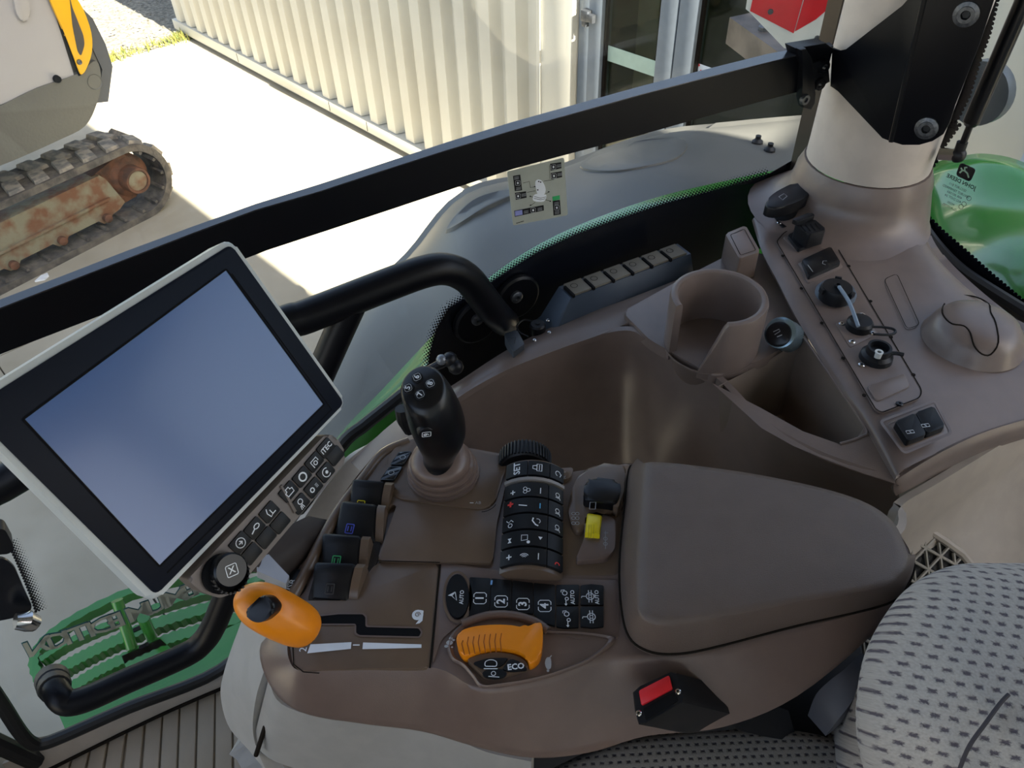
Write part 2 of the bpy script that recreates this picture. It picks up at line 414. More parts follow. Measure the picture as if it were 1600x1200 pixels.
# unseen tall hall, added behind the photographer to shade the tractor and the digger
PER = Vector((math.cos(SUN_AZ + math.pi / 2 - math.pi / 2) * 0 + .72, .69, 0)).normalized()
SH = Vector((math.sin(SUN_AZ), math.cos(SUN_AZ), 0))     # towards the sun, on the ground
PER = Vector((-SH.y, SH.x, 0))
if PER.dot(Vector((1, 1, 0))) < 0: PER = -PER
HFb = Fr(SH * 7 + PER * 0 + UP * G0, PER, UP)
edge = Z(488, 472, G0).dot(PER) + .05
g = G(); hs = 1 if HFb.n.dot(SH) > 0 else -1
hallm = mat('shade_hall_cladding', 'b9bbb6', .6)
g.box(HFb, edge - 9, edge, 0, 14, 0, hs * .3, hallm)
g.box(HFb, edge - .01, edge + .95, 0, 8.05, 0, hs * .3, hallm)  # lower annex, added to keep the sun off the fender
g.build('wall_shade_blocker', kind='structure')

# ------------------------------------------------------------------ digger
EA = Vector((-3.17, 3.94, G0)); ED = (Vector((-2.44, 4.9, G0)) - EA).normalized()
EF = Fr(EA, ED, UP)            # a along the track towards its front idler, b up, n sideways
es = 1 if EF.n.dot(CAMC - EA) > 0 else -1      # + towards us
dig = thing('mini_excavator', (-3.2, 4.6, G0), 'yellow and grey tracked mini excavator with rusty track frame beside the building', 'excavator')
def epx(x, y, o=0): return EF.px(x, y, es * o)
hub = epx(212, 281); botl = epx(255, 332); TR = hub[1] * .90
a_end = hub[0]; a_beg = a_end - 2.3
def trk(r, n=20):
    pts = [(a_end + r * math.sin(math.pi * k / n), TR + r * math.cos(math.pi * k / n)) for k in range(n + 1)]
    pts += [(a_beg - r * math.sin(math.pi * k / n), TR - r * math.cos(math.pi * k / n)) for k in range(n + 1)]
    return pts
TW = .34
g = G(); o = trk(TR); i_ = trk(TR - .045); no = len(o)
vs = [EF.p(a, b, 0) for a, b in o] + [EF.p(a, b, -es * TW) for a, b in o] + [EF.p(a, b, -es * TW) for a, b in i_] + [EF.p(a, b, 0) for a, b in i_]
fs = []
for k in range(no):
    k2 = (k + 1) % no
    for q in range(4): fs.append([q * no + k, q * no + k2, ((q + 1) % 4) * no + k2, ((q + 1) % 4) * no + k])
g.add(vs, fs, rubber)
# inner ribbing of the belt
L = 2.3
for k in range(44):
    t = k / 44 * (2 * L + 2 * math.pi * TR); 
    if t < L: pa, pb, an = a_beg + t, TR - (TR - .05), 0
    elif t < L + math.pi * TR:
        q = (t - L) / TR; pa, pb, an = a_end + (TR - .05) * math.sin(q), TR - (TR - .05) * math.cos(q), q
    else: continue
    d = Vector((math.cos(an), math.sin(an))); nn = Vector((-d.y, d.x))
    pp = [(pa + d.x * x + nn.x * y, pb + d.y * x + nn.y * y) for x, y in ((-.012, 0), (.012, 0), (.008, .02), (-.008, .02))]
    g.prism(EF, pp, -es * .01, -es * .14, rubber)
trackpart = g.build('rubber_track', dig)
def lug(t, row):
    if t < L: pa, pb, an = a_beg + t, 2 * TR, 0
    elif t < L + math.pi * TR:
        q = (t - L) / TR; pa, pb, an = a_end + TR * math.sin(q), TR + TR * math.cos(q), -q
    else: return
    d = Vector((math.cos(an), math.sin(an))); nn = Vector((-d.y, d.x)); g = G()
    w0, w1 = (.015, .18) if row == 0 else (.165, .335); sk = .035 if row == 0 else -.03
    vs = []
    for (x, w, h) in ((-.052, w0, -.01), (.052, w0, -.01), (.052 + sk, w1, -.01), (-.052 + sk, w1, -.01), (-.044, w0 + .006, .022), (.044, w0 + .006, .022), (.042 + sk, w1 - .006, .022), (-.042 + sk, w1 - .006, .022)):
        vs.append(EF.p(pa + d.x * x + nn.x * h, pb + d.y * x + nn.y * h, -es * w))
    g.add(vs, [[0, 1, 2, 3], [4, 5, 6, 7], [0, 1, 5, 4], [1, 2, 6, 5], [2, 3, 7, 6], [3, 0, 4, 7]], lugm); g.build('tread_lug', trackpart)
k = 0; t = .6
while t < L + math.pi * TR * .95:
    lug(t, k % 2); lug(t + .05, (k + 1) % 2) if False else None
    k += 1; t += .082
g = G(); fp = [epx(0, 385), epx(160, 262), epx(168, 300), epx(172, 325), (epx(172, 325)[0] - .02, .09)]
ft = epx(158, 268)
fr2 = [(a_beg, .37), (ft[0], .40), (ft[0] + .03, .36), (ft[0] + .09, .16), (ft[0] + .04, .13)]
x = ft[0] - .02
while x > a_beg: 
    fr2 += [(x, .12), (x - .03, .085), (x - .08, .085), (x - .11, .12)]; x -= .33
g.prism(EF, fr2, -es * .05, -es * .3, rust, .01)
g.prism(EF, [(a_beg, .2), (ft[0], .23), (ft[0], .245), (a_beg, .215)], -es * .03, -es * .06, rust, .004)
tf = g.build('track_frame', dig)
for k in range(3):
    g = G(); bx = ft[0] - .075 - .33 * k; g.lathe(EF, (bx, .125), [(.028, -es * .04), (.028, -es * .01), (.02, -es * .005)], rustd, 12); g.build('bolt', tf)
g = G(); g.lathe(EF, hub, [(TR - .11, -es * .28), (TR - .11, -es * .1), (TR - .14, -es * .07), (.09, -es * .06), (.09, es * .02), (.085, es * .035), (.07, es * .035), (.068, es * .025), (.0, es * .028)], rustd, 28)
g.prism(EF, [(hub[0] - .26, hub[1] + .1), (hub[0] + .02, hub[1] + .17), (hub[0] + .1, hub[1]), (hub[0], hub[1] - .15), (hub[0] - .2, hub[1] - .16)], -es * .08, -es * .2, rustd, .02)
g.lathe(EF, hub, [(.066, es * .026), (.0, es * .034)], rust, 20, cap0=False)
g.build('idler_wheel', dig)
# upper body, seen from its side
bo = .06
bodym = mat('digger_grey', '65645c', .4, c2='5b5a54', sc=2, bump=.2, bsc=60)
panelm = mat('digger_panel', 'aca8a4', .4, c2='a5a09c', sc=1.5)
g = G(); g.prism(EF, cr2([epx(x, y, bo) for x, y in [(-160, 240), (-60, 195), (0, 166), (60, 137), (118, 117), (150, 95), (158, 125), (152, 160), (133, 197), (90, 220), (30, 247), (-20, 268), (-150, 330)]], 4), es * bo, -es * .9, bodym, .03, 3); g.build('lower_skirt', dig)
g = G(); g.prism(EF, [epx(x, y, bo) for x, y in [(110, -40), (118, 0), (148, 30), (168, 70), (179, 105), (172, 160), (155, 162), (163, 110), (140, 60), (120, 20), (95, -40)]], es * (bo - .02), -es * .9, mat('digger_bumper', '55575a', .5), .02, 2); g.build('counterweight_bumper', dig)
g = G(); g.prism(EF, [epx(x, y, bo) for x, y in [(95, -90), (112, -20), (140, 30), (160, 110), (158, 125), (118, 122), (60, -90)]], es * (bo - .03), -es * .85, bodym, .015)
g.lathe(EF, epx(148, 128, bo), [(.05, es * (bo - .03)), (.045, es * (bo + .004)), (.03, es * (bo - .01))], bodym, 20); g.build('counterweight', dig)
g = G(); g.prism(EF, [epx(x, y, bo) for x, y in [(-200, -120), (62, -60), (117, 118), (0, 165), (-200, 245)]], es * (bo - .01), -es * .8, panelm, .012)
g.prism(EF, rp([epx(x, y, bo) for x, y in [(10, -60), (32, -60), (48, 22), (36, 37), (24, 22)]], .03), es * (bo - .01), es * (bo + .012), panelm, .01)
pn = g.build('side_panel', dig)
g = G(); g.lathe(EF, epx(88, 123, bo), [(.022, es * bo), (.02, es * (bo + .02)), (.008, es * (bo + .02))], blackM, 14); g.build('latch', pn)
g = G(); g.prism(EF, [epx(x, y, bo) for x, y in [(52, -60), (72, -12), (100, 55), (122, 118), (126, 116), (104, 52), (76, -12), (60, -60)]], es * bo, es * (bo + .012), blackM); g.build('panel_seal', dig)
g = G(); yp = cr2([epx(x, y, bo) for x, y in [(62, -40), (76, 0), (98, 50), (114, 92), (124, 116), (133, 105), (141, 80), (140, 50), (128, 15), (112, -12), (100, -40)]], 3)
g.prism(EF, yp, es * bo, es * (bo + .018), mat('digger_yellow', 'f3b80a', .3, c2='efb208', sc=2), .006); yh = g.build('yellow_hood', dig)
g = G(); g.prism(EF, rp([epx(x, y, bo + .018) for x, y in [(108, -10), (112, 10), (130, 55), (132, 70), (126, 88), (121, 80), (113, 40)]], .02), es * (bo + .012), es * (bo + .021), mat('vent_dark', '4a453f', .7)); g.build('vent', yh)
g = G(); c_ = epx(124, 97, bo + .02); g.lathe(EF, c_, [(.016, es * (bo + .018)), (.014, es * (bo + .026)), (.006, es * (bo + .022))], zinc, 12); g.build('bolt', yh)
# lump of litter on the ground
g = G(); g.prism(GF, [GF.l(Z(x, y, G0)) for x, y in [(55, 441), (65, 432), (75, 428), (77, 432), (70, 438)]], 0, gs * .01, white); tagp(g.build('paper_scrap'), 'torn white scrap lying on the ground below the digger track', 'litter')

# ------------------------------------------------------------------ tractor outside: fenders, steps, warning board
fr = thing('right_fender', tuple(W(.9, 1.3, .2)), 'wide dark grey plastic fender with green inner edge outside the side window', 'fender')
I = [V(x, y, 1.09) for x, y in [(455, 800), (525, 690), (600, 610), (680, 524), (760, 441), (870, 371), (1010, 317), (1135, 286), (1260, 260), (1400, 235)]]
Vm = [1.16, 1.24, 1.24, 1.24, 1.25, 1.26, 1.27, 1.28, 1.28, 1.28]
Ox = [(425, 700), (492, 590), (545, 492), (640, 400), (728, 303), (860, 271), (1020, 215), (1140, 200), (1265, 190), (1400, 185)]
Ov = [1.22, 1.34, 1.42, 1.48, 1.52, 1.55, 1.58, 1.6, 1.6, 1.6]
O = [V(x, y, v) for (x, y), v in zip(Ox, Ov)]
def mixp(a, b, t, dz): return a * (1 - t) + b * t + UP * dz
r1 = [mixp(a, b, .3, .035) for a, b in zip(I, O)]; r2 = [mixp(a, b, .65, .045) for a, b in zip(I, O)]
r3 = [b + VV * .03 - UP * .06 for b in O]; r4 = [b + VV * .02 - UP * .2 for b in O]
g = G(); g.patch([I, r1, r2, O, r3, r4], fenderm, 5, 4, thick=.012); fo = g.build('fender_cover', fr, sharp=60)
g = G(); lipm = green
Gi = [V(x, y, 1.0) for x, y in [(470, 830), (540, 705), (616, 640), (700, 560), (775, 495), (880, 420), (1015, 365), (1140, 330), (1262, 300), (1400, 280)]]
Gd = [q - UP * .3 for q in Gi]
Gm = [(a + b) / 2 + UP * .012 for a, b in zip(I, Gi)]
g.patch([[p + UP * .006 for p in I], Gm, Gi, Gd], green, 5, 4, thick=.006); g.build('green_inner_panel', fr, sharp=60)
def relief(pts, h, name, side=.9, low=-.004):      # a raised pad that follows the cover
    P = [surf(fo, x, y) for x, y in pts]; P = [p for p in P if p[0]]
    if len(P) < 3: return
    c = sum((p[0] for p in P), Vector()) / len(P); n = sum((p[1] for p in P), Vector()).normalized(); q = cr_([p[0] for p in P], 4, True)
    g = G(); g.loft([[p + n * low for p in q], [c + (p - c) * (1 - (1 - side) * .5) + n * h * .8 for p in q], [c + (p - c) * side + n * h for p in q]], fenderm); g.build(name, fo)
relief([(693, 368), (712, 340), (745, 314), (800, 298), (850, 290), (850, 296), (800, 312), (755, 333), (715, 358)], .012, 'fender_ridge', .8)
relief([(905, 262), (935, 238), (990, 224), (1050, 216), (1074, 226), (1060, 248), (1010, 262), (950, 270)], .005, 'fender_boss', .97)
for x, y in ((1183, 224), (1202, 236)):
    P, n_ = surf(fo, x, y)
    if P:
        g = G(); g.lathe(Fr(P, (1, 0, 0), (0, 1, 0)), (0, 0), [(.014, -.01), (.014, .006), (.007, .012), (.007, .02), (0, .02)], black, 10); g.build('push_clip', fo)

fr = thing('rear_fender_hump', tuple(W(1.9, .9, .2)), 'glossy green fender curving up behind the rear window', 'fender')
a = [UU(x, y, 1.75) for x, y in [(1350, 330), (1400, 300), (1460, 262), (1500, 251), (1540, 247), (1600, 262), (1700, 320), (1800, 400)]]
b = [UU(x, y, 1.6) for x, y in [(1330, 400), (1390, 370), (1450, 340), (1500, 325), (1560, 318), (1640, 330), (1740, 400), (1850, 480)]]
c = [UU(x, y, 1.42) for x, y in [(1300, 480), (1380, 450), (1450, 430), (1520, 410), (1600, 405), (1690, 430), (1790, 500), (1880, 600)]]
d = [UU(x, y, 1.3) for x, y in [(1300, 600), (1380, 580), (1450, 560), (1520, 550), (1600, 545), (1690, 580), (1790, 640), (1880, 740)]]
z = [p + U * .25 - UP * .3 for p in a]
g = G(); g.patch([z, a, b, c, d], green, 5, 5, thick=.01); tp = g.build('fender_shell', fr, sharp=60)
g = G(); g.patch([[UU(x, y, 1.55) for x, y in [(1450, 378), (1500, 370), (1560, 370), (1620, 385)]], [UU(x, y, 1.5) for x, y in [(1460, 386), (1510, 379), (1560, 379), (1615, 393)]]], green, 5, 3, thick=.02); g.build('fender_crease', fr)

st = thing('green_step', tuple(W(-.3, 1.2, -.35)), 'green steel step platform with serrated slots below the side window', 'step')
SZ = -.28; SF = HZ(SZ)
def spx(x, y): return SF.px(x, y)
def serr(pts, w, n=26):
    P = cr2(pts, max(2, n // len(pts)), closed=False); N = len(P); L = []; Rr = []
    for i in range(N):
        d = Vector(P[min(N - 1, i + 1)]) - Vector(P[max(0, i - 1)]); d.normalize(); nn = Vector((-d.y, d.x))
        ww = w * (.5 + (.07 if i % 2 else -.07)); L.append((P[i][0] + nn.x * ww, P[i][1] + nn.y * ww)); Rr.append((P[i][0] - nn.x * ww, P[i][1] - nn.y * ww))
    return L, Rr
def bar(name, pts, w, h=.03, n=40):
    L, Rr = serr([spx(*p) for p in pts], w, n); g = G()
    vs = [SF.p(a, b, 0) for a, b in L] + [SF.p(a, b, 0) for a, b in Rr] + [SF.p(a, b, -h) for a, b in L] + [SF.p(a, b, -h) for a, b in Rr]; N = len(L); fs = []
    for i in range(N - 1):
        fs += [[i, N + i, N + i + 1, i + 1], [2 * N + i, 2 * N + i + 1, 3 * N + i + 1, 3 * N + i], [i, i + 1, 2 * N + i + 1, 2 * N + i], [N + i, 3 * N + i, 3 * N + i + 1, N + i + 1]]
    fs += [[0, 2 * N, 3 * N, N], [N - 1, 2 * N - 1, 4 * N - 1, 3 * N - 1]]
    g.add(vs, fs, green); return g.build(name, st)
bar('step_rim', [(82, 1096), (60, 1060), (52, 1030), (68, 1000), (110, 968), (185, 930), (260, 905), (340, 885), (420, 880)], .022, n=50)
bar('step_bar', [(70, 1060), (110, 1035), (170, 1005), (240, 975), (320, 950), (420, 925)], .032, n=70)
bar('step_bar', [(90, 1090), (140, 1055), (200, 1025), (270, 995), (340, 975), (430, 945)], .03, n=70)
bar('step_bar', [(62, 1030), (110, 1000), (180, 970), (250, 945), (330, 922), (420, 900)], .016, n=60)
g = G(); g.prism(SF, [spx(*p) for p in [(86, 1104), (200, 1052), (190, 1025), (250, 998), (275, 1020), (400, 960), (440, 900), (470, 900), (450, 985), (100, 1135)]], 0, -.03, green, 0)
g.prism(SF, [spx(*p) for p in [(100, 1135), (450, 985), (460, 1010), (110, 1165)]], 0, -.2, green); g.build('step_plate', st)
for (x0, y0), (x1, y1) in (((183, 938), (206, 1012)), ((224, 965), (237, 995))):
    g = G(); g.tube([SF.p(*spx(x1, y1), 0), Z(x0, y0, SZ + .1)], .014, green); g.build('upright_rod', st)
for (x, y) in ((214, 980), (224, 1007)):
    g = G(); g.prism(SF, rp([spx(x - 7, y + 3), spx(x + 8, y - 4), spx(x + 9, y + 2), spx(x - 6, y + 9)], .004), -.001, .002, blackM); g.build('drain_slot', st)
# front tyre, mostly hidden below the corner of the glass
ty = thing('front_tyre', tuple(W(-1.15, 1.25, G0)), 'black front tyre beyond the lower window corner, far left', 'tyre')
TFr = Fr(W(-1.15, 1.0, -.86), U, UP); ts = 1 if TFr.n.dot(VV) > 0 else -1
g = G(); g.lathe(TFr, (0, 0), [(.25, ts * .08), (.34, 0), (.46, .0), (.485, ts * .06), (.485, ts * .34), (.46, ts * .4), (.3, ts * .4)], mat('tyre_rubber', '1c1c1c', .8, bump=.4, bsc=50), 40); g.build('carcass', ty)
for k in range(20):
    an = 2 * math.pi * k / 20; g = G()
    vs = []
    for (x, w) in ((-.03, .0), (.03, .0), (.09, .2), (.04, .2)):
        for r in (.47, .525): q = an + x / .5; vs.append(TFr.p(r * math.cos(q), r * math.sin(q), ts * w))
    g.add(vs, [[0, 2, 4, 6], [1, 3, 5, 7], [0, 1, 3, 2], [2, 3, 5, 4], [4, 5, 7, 6], [6, 7, 1, 0]], MATS['tyre_rubber']); g.build('tread_bar', ty)

wb = thing('warning_board', tuple(W(1.35, 1.15, .8)), 'red and white reflective warning board on a steel bracket outside top right', 'sign')
ob = UU(1230, 50, 1.29)
BF = Fr(ob, Vector((.92, -.39, 0)), UP); bsn = 1 if BF.n.dot(CAMC - ob) > 0 else -1
def bpx(x, y): return BF.px(x, y)
g = G(); g.prism(BF, [bpx(1165, 14), bpx(1172, -30), bpx(1345, -30), bpx(1318, 40), bpx(1300, 95), bpx(1225, 75), bpx(1170, 18)], 0, -bsn * .006, mat('retro_white', 'e4e6e2', .4, bump=.5, bsc=500)); wp = g.build('board', wb)
redr = mat('retro_red', 'd6202c', .35, bump=.5, bsc=500)
g = G(); g.flat(BF, [bpx(1172, 17), bpx(1180, -20), bpx(1260, -20), bpx(1240, 52)], redr, bsn * .001); g.flat(BF, [bpx(1242, 49), bpx(1262, -20), bpx(1340, -20), bpx(1310, 0), bpx(1275, 30)], redr, bsn * .001); g.build('red_stripe', wp)
for x, y in ((1204, 18), (1277, 60)):
    g = G(); g.lathe(BF, bpx(x, y), [(.006, 0), (.005, bsn * .004), (.001, bsn * .004)], zinc, 10); g.build('rivet', wp)
brm = mat('weathered_steel', '6b625c', .5, .3, c2='4a4440', sc=12, bump=.3, bsc=80)
g = G(); t0, t1, t2, t3 = Z(1140, 27, .84), Z(1172, 20, .84), Z(1270, 78, .84), Z(1235, 95, .84)
b0, b1, b3 = t0 - UP * .07, t1 - UP * .07, t3 - UP * .07
vs = [t0, t1, t2, t3, t0 - UP * .058, t1 - UP * .058, t2 - UP * .058, t3 - UP * .058]
g.add(vs, [[0, 1, 2, 3], [4, 7, 6, 5], [0, 4, 5, 1], [1, 5, 6, 2], [2, 6, 7, 3], [3, 7, 4, 0]], brm); br = g.build('bracket', wb)
g = G(); g.lathe(HZ(.84), HZ(.84).px(1193, 47), [(.012, 0), (.012, .008), (.004, .01)], zinc, 14); g.build('bolt', br)

# ------------------------------------------------------------------ cab shell
CV = .93
CG = Fr(VV * CV, U, UP)                      # side window plane; a = u, b = height
cgs = 1 if CG.n.dot(-VV) > 0 else -1         # + inwards
def cpx(x, y, o=0): return CG.px(x, y, cgs * o)
win = thing('window_1', tuple(W(.3, CV, .4)), None, None, kind='structure')
low = [(-.5, .03), (-.14, .0), (-.03, .12), (.1, .36), (.18, .46), (.3, .53), (.42, .6), (.52, .65), (.65, .69), (.85, .69), (1.17, .69)]
gp = low + [(1.17, 1.72), (-.72, 1.72), (-.6, .6)]
g = G(); g.prism(CG, gp, 0, -cgs * .004, glassm); g.build('glass', win)
fup = [(650, 640), (664, 600), (668, 575), (672, 548), (681, 515), (700, 482), (730, 463), (765, 442), (800, 419), (840, 394), (900, 366), (960, 344), (1040, 317), (1120, 296), (1200, 272), (1256, 240), (1262, 275)]
flo = [(1262, 340), (1180, 392), (1080, 432), (975, 475), (872, 515), (791, 558), (706, 622), (662, 655)]
ceramic = mat('ceramic_frit', '0f121a', .25)
g = G(); g.prism(CG, [cpx(*p) for p in fup + flo], 0, cgs * .0012, ceramic)
def dots(g, line, fr, pxf, m, off, nrow=5, step=5.2, side=-1, r0=2.3):
    P = [Vector(p) for p in line]; L = [0]
    for i in range(1, len(P)): L.append(L[-1] + (P[i] - P[i - 1]).length)
    def at(d):
        for i in range(1, len(P)):
            if d <= L[i]:
                t = (d - L[i - 1]) / (L[i] - L[i - 1]); q = P[i - 1].lerp(P[i], t); e = (P[i] - P[i - 1]).normalized(); return q, e
        return P[-1], (P[-1] - P[-2]).normalized()
    for k in range(nrow):
        d = (k % 2) * step / 2; r = r0 * (1 - k / (nrow + .3))
        while d < L[-1]:
            q, e = at(d); n = Vector((e.y, -e.x)) * side * -1; c = q + n * (k * step * .55)
            a, b = pxf(c.x, c.y); a2, b2 = pxf(c.x + r, c.y); a3, b3 = pxf(c.x, c.y + r)
            pts = [(a + (a2 - a) * math.cos(t) + (a3 - a) * math.sin(t), b + (b2 - b) * math.cos(t) + (b3 - b) * math.sin(t)) for t in [math.pi / 3 * j for j in range(6)]]
            g.flat(fr, pts, m, off); d += step
dots(g, fup[1:15], CG, cpx, ceramic, cgs * .0013)
g.build('frit_band', win)
g = G(); sl_ = [V(x, y, CV - .015) for x, y in [(-60, 1010), (0, 1096), (30, 1142), (48, 1160), (66, 1162), (100, 1150), (200, 1106), (345, 1046), (420, 960), (480, 790), (533, 697), (570, 664), (600, 640), (640, 608), (668, 585)]] ; g.tube(cr_(sl_, 5), .0115, rubs, 10); g.build('lower_seal', win)
g = G(); g.tube([W(-.5, CV - .01, .03), W(-.6, CV - .01, .6), W(-.72, CV - .01, 1.7)], .016, rubs, 10); g.build('front_seal', win)
g = G(); e0 = (1338, -20); pr = [(1322, -20), (1341, -20), (1266, 268), (1255, 290), (1240, 300), (1250, 240)]
g.prism(CG, [cpx(1318, -30), cpx(1324, -30), cpx(1246, 300), cpx(1238, 300)], 0, cgs * .03, rubs)
g.prism(CG, [cpx(1324, -30, .03), cpx(1344, -30, .03), cpx(1300, 130, .03), cpx(1264, 262, .03), cpx(1250, 320, .03), cpx(1240, 320, .03)], 0, cgs * .03, mat('bronze_trim', '5f564d', .3, .7)); g.build('rear_seal', win)
# mirrored lettering seen from inside the glass (it is applied outside)
g = G(); of = -cgs * .006
TFm = Fr(CG.p(0, 0, of), -U, UP); l0 = TFm.l(V(345, 905, CV)); l1 = TFm.l(V(50, 1018, CV))
lt1 = mat('decal_grey', 'c2c0b0', .5); lt2 = mat('decal_teal', '2f6e74', .5)
txt = 'PREMIUM EDITION'; n = len(txt); tw = Vector(l1) - Vector(l0)
pos = 0; ws = [.62 if c == 'I' else (1.25 if c == 'M' else (.6 if c == ' ' else 1.0)) for c in txt]; tot = sum(ws)
for c, w in zip(txt, ws):
    t = (pos + w / 2) / tot; pos += w
    if c == ' ': continue
    q = Vector(l0) + tw * t; dz = -.012 * (1 - (2 * t - 1) ** 2); rot = math.atan2(tw.y, tw.x) + .04 * (2 * t - 1)
    g.text(TFm, c, q.x, q.y + dz, .057, rot, lt2, .0, bold=.035); g.text(TFm, c, q.x, q.y + dz, .057, rot, lt1, -.0015, bold=.012)
    g.text(TFm, c, q.x, q.y + dz, .057, rot, lt1, .0015, bold=.012)
tagp(g.build('edition_lettering'), 'mirror-reversed grey PREMIUM EDITION lettering on the lower side window', 'lettering')
# the black pad and its fade of dots on the front end of the glass
g = G(); g.prism(CG, rp([cpx(*p) for p in [(-30, 870), (5, 868), (22, 882), (36, 915), (50, 945), (45, 955), (20, 963), (-30, 972)]], .01), 0, cgs * .004, ceramic)
g.prism(CG, rp([cpx(*p) for p in [(-30, 812), (5, 810), (20, 838), (14, 850), (-30, 852)]], .008), 0, cgs * .02, black)
dots(g, [(12, 848), (24, 872), (36, 900), (48, 930), (56, 955)], CG, cpx, ceramic, cgs * .0013, nrow=8, step=5, r0=2.6); hp = g.build('hinge_pad', win)
g = G(); c0 = V(42, 970, CV - .03); g.tube([c0 + U * -.012 + UP * .01, c0, c0 + U * .006 - UP * .014], [.012, .016, .012], chrome, 12); g.build('chrome_button', hp)

# rear window
RU = 1.25
RF = Fr(U * RU, VV, UP); rs = 1 if RF.n.dot(-U) > 0 else -1
def rpx(x, y, o=0): return RF.px(x, y, rs * o)
win2 = thing('window_2', tuple(W(RU, 0, .6)), None, None, kind='structure')
g = G(); g.box(RF, -.75, .70, .56, 1.72, 0, -rs * .004, glassm); g.build('glass', win2)
rfe = [(1500, 195), (1478, 225), (1462, 255), (1440, 280), (1432, 310), (1448, 335), (1475, 362), (1510, 392), (1550, 428), (1600, 470), (1680, 530)]
g = G(); g.prism(RF, [rpx(*p) for p in rfe + [(1700, 620), (1500, 500), (1380, 360), (1400, 200)]], 0, rs * .0012, ceramic)
dots(g, rfe, RF, rpx, ceramic, rs * .0013, nrow=8, step=7.5, side=1, r0=3.6)
dots(g, [(1560, 0), (1548, 50), (1530, 100), (1515, 150), (1490, 200)], RF, rpx, ceramic, rs * .0013, nrow=6, step=7.5, side=1, r0=3.4)
g.prism(RF, [rpx(*p) for p in [(1560, -10), (1548, 50), (1530, 100), (1515, 150), (1490, 200), (1450, 200), (1500, -10)]], 0, rs * .0012, ceramic)
g.build('frit_band', win2)
g = G(); sp = [(1410, 300), (1432, 345), (1460, 385), (1500, 425), (1560, 465), (1650, 520)]
g.tube(cr_([UU(x, y, RU - .02) for x, y in sp], 4), .014, rubs, 10); g.build('lower_seal', win2)
g = G(); RT = Fr(RF.p(0, 0, -rs * .006), VV, UP)
def rt(x, y): return RT.l(UU(x, y, RU + .006))
c0 = rt(1509, 269); g.prism(RT, rp([(c0[0] - .014, c0[1] - .012), (c0[0] + .014, c0[1] - .012), (c0[0] + .015, c0[1] + .012), (c0[0] - .015, c0[1] + .012)], .006), 0, rs * .0008, ceramic)
wt = mat('glass_print_pale', 'a9cbb2', .5)
for pts in ([(-.009, -.006), (-.004, .0), (.002, .002), (.006, .001), (.009, -.005)], [(.002, .002), (.004, .007), (.0, .009)], [(.005, .0), (.01, .004)]):
    g.stroke(RT, [(c0[0] + a, c0[1] + b) for a, b in pts], .0028, wt, rs * .0012)
ang = math.atan2(rt(1482, 276)[1] - rt(1522, 292)[1], rt(1482, 276)[0] - rt(1522, 292)[0])
c1 = rt(1502, 284); g.text(RT, 'JOHN DEERE', c1[0], c1[1], .0098, 0, ceramic, rs * .0008, bold=.02)
for k, (s_, dy) in enumerate((('SECURIT E11', .011), ('SEKURIT TEMPERED', .019), ('43R 001583', .026), ('AS2 DOT 24', .033), ('GLAVISTEL', .05), ('M300', .043))):
    g.text(RT, s_, c1[0] + .002, c1[1] - dy, .006, 0, ceramic, rs * .0008)
for dx, dy in ((-.024, .02), (-.02, .033), (-.017, .04)):
    g.stroke(RT, circ((c1[0] + dx, c1[1] - dy), .004, n=14), .0008, ceramic, rs * .0008, closed=True)
tagp(g.build('glass_marking'), 'small mirror-reversed maker emblem and lettering on the rear window', 'marking')

# instruction sticker on the side window
g = G(); SFk = Fr(CG.p(0, 0, cgs * .001), -U, UP)
if SFk.n.dot(-VV) < 0: SFk = Fr(CG.p(0, 0, cgs * .001), U, UP)
def kp(x, y): return SFk.l(V(x, y, CV - .001))
def kx(u_, v_):    # zoomed coordinates of the sticker (1/10 px)
    return kp(780 + u_ / 10, 240 + v_ / 10)
g.prism(SFk, rp([kx(120, 280), kx(1010, 60), kx(1070, 960), kx(215, 1125)], .004), 0, .0006, mat('sticker_grey', 'a7aba0', .5))
def quadk(a, m, h=.0008): g.flat(SFk, [kx(*q) for q in a], m, h)
for q in ([(790, 155), (965, 130), (970, 225), (800, 265)], [(800, 300), (975, 270), (980, 365), (810, 400)], [(210, 345), (325, 325), (355, 570), (240, 585)], [(240, 610), (415, 585), (425, 685), (255, 720)], [(230, 890), (690, 800), (695, 885), (240, 985)], [(830, 735), (945, 720), (960, 945), (845, 965)]): quadk(q, btn)
quadk([(825, 670), (940, 645), (945, 712), (832, 735)], greenprint, .001); quadk([(240, 895), (355, 875), (360, 950), (245, 972)], mat('lilac_print', '8f95cf', .6), .001)
def ksq(cx_, cy_, r, t=''):
    g.stroke(SFk, [kx(cx_ + r * a, cy_ + r * b) for a, b in ((-1, -.8), (-.8, -1), (.8, -1), (1, -.8), (1, .8), (.8, 1), (-.8, 1), (-1, .8))], .0007, greyprint, .0011, closed=True)
    g.flat(SFk, [kx(cx_ + r * .4 * math.cos(a), cy_ + r * .5 * math.sin(a)) for a in [k * math.pi / 4 for k in range(8)]], white, .0011)
for c in ((842, 205), (850, 345), (290, 660), (285, 455), (525, 880), (895, 842)): ksq(c[0], c[1], 36)
for c in ((930, 185), (940, 320), (380, 640), (265, 375), (295, 540), (415, 905), (630, 862), (890, 775), (900, 915)):
    for dy in (-16, 2, 18): g.stroke(SFk, [kx(c[0] - 36, c[1] + dy + 6), kx(c[0] + 36, c[1] + dy - 6)], .0006, greyprint, .0011)
g.prism(SFk, cr2([kx(*q) for q in [(560, 480), (570, 420), (620, 402), (670, 430), (715, 520), (718, 590), (690, 640), (640, 645), (590, 620), (575, 560)]], 3), 0, .001, white)
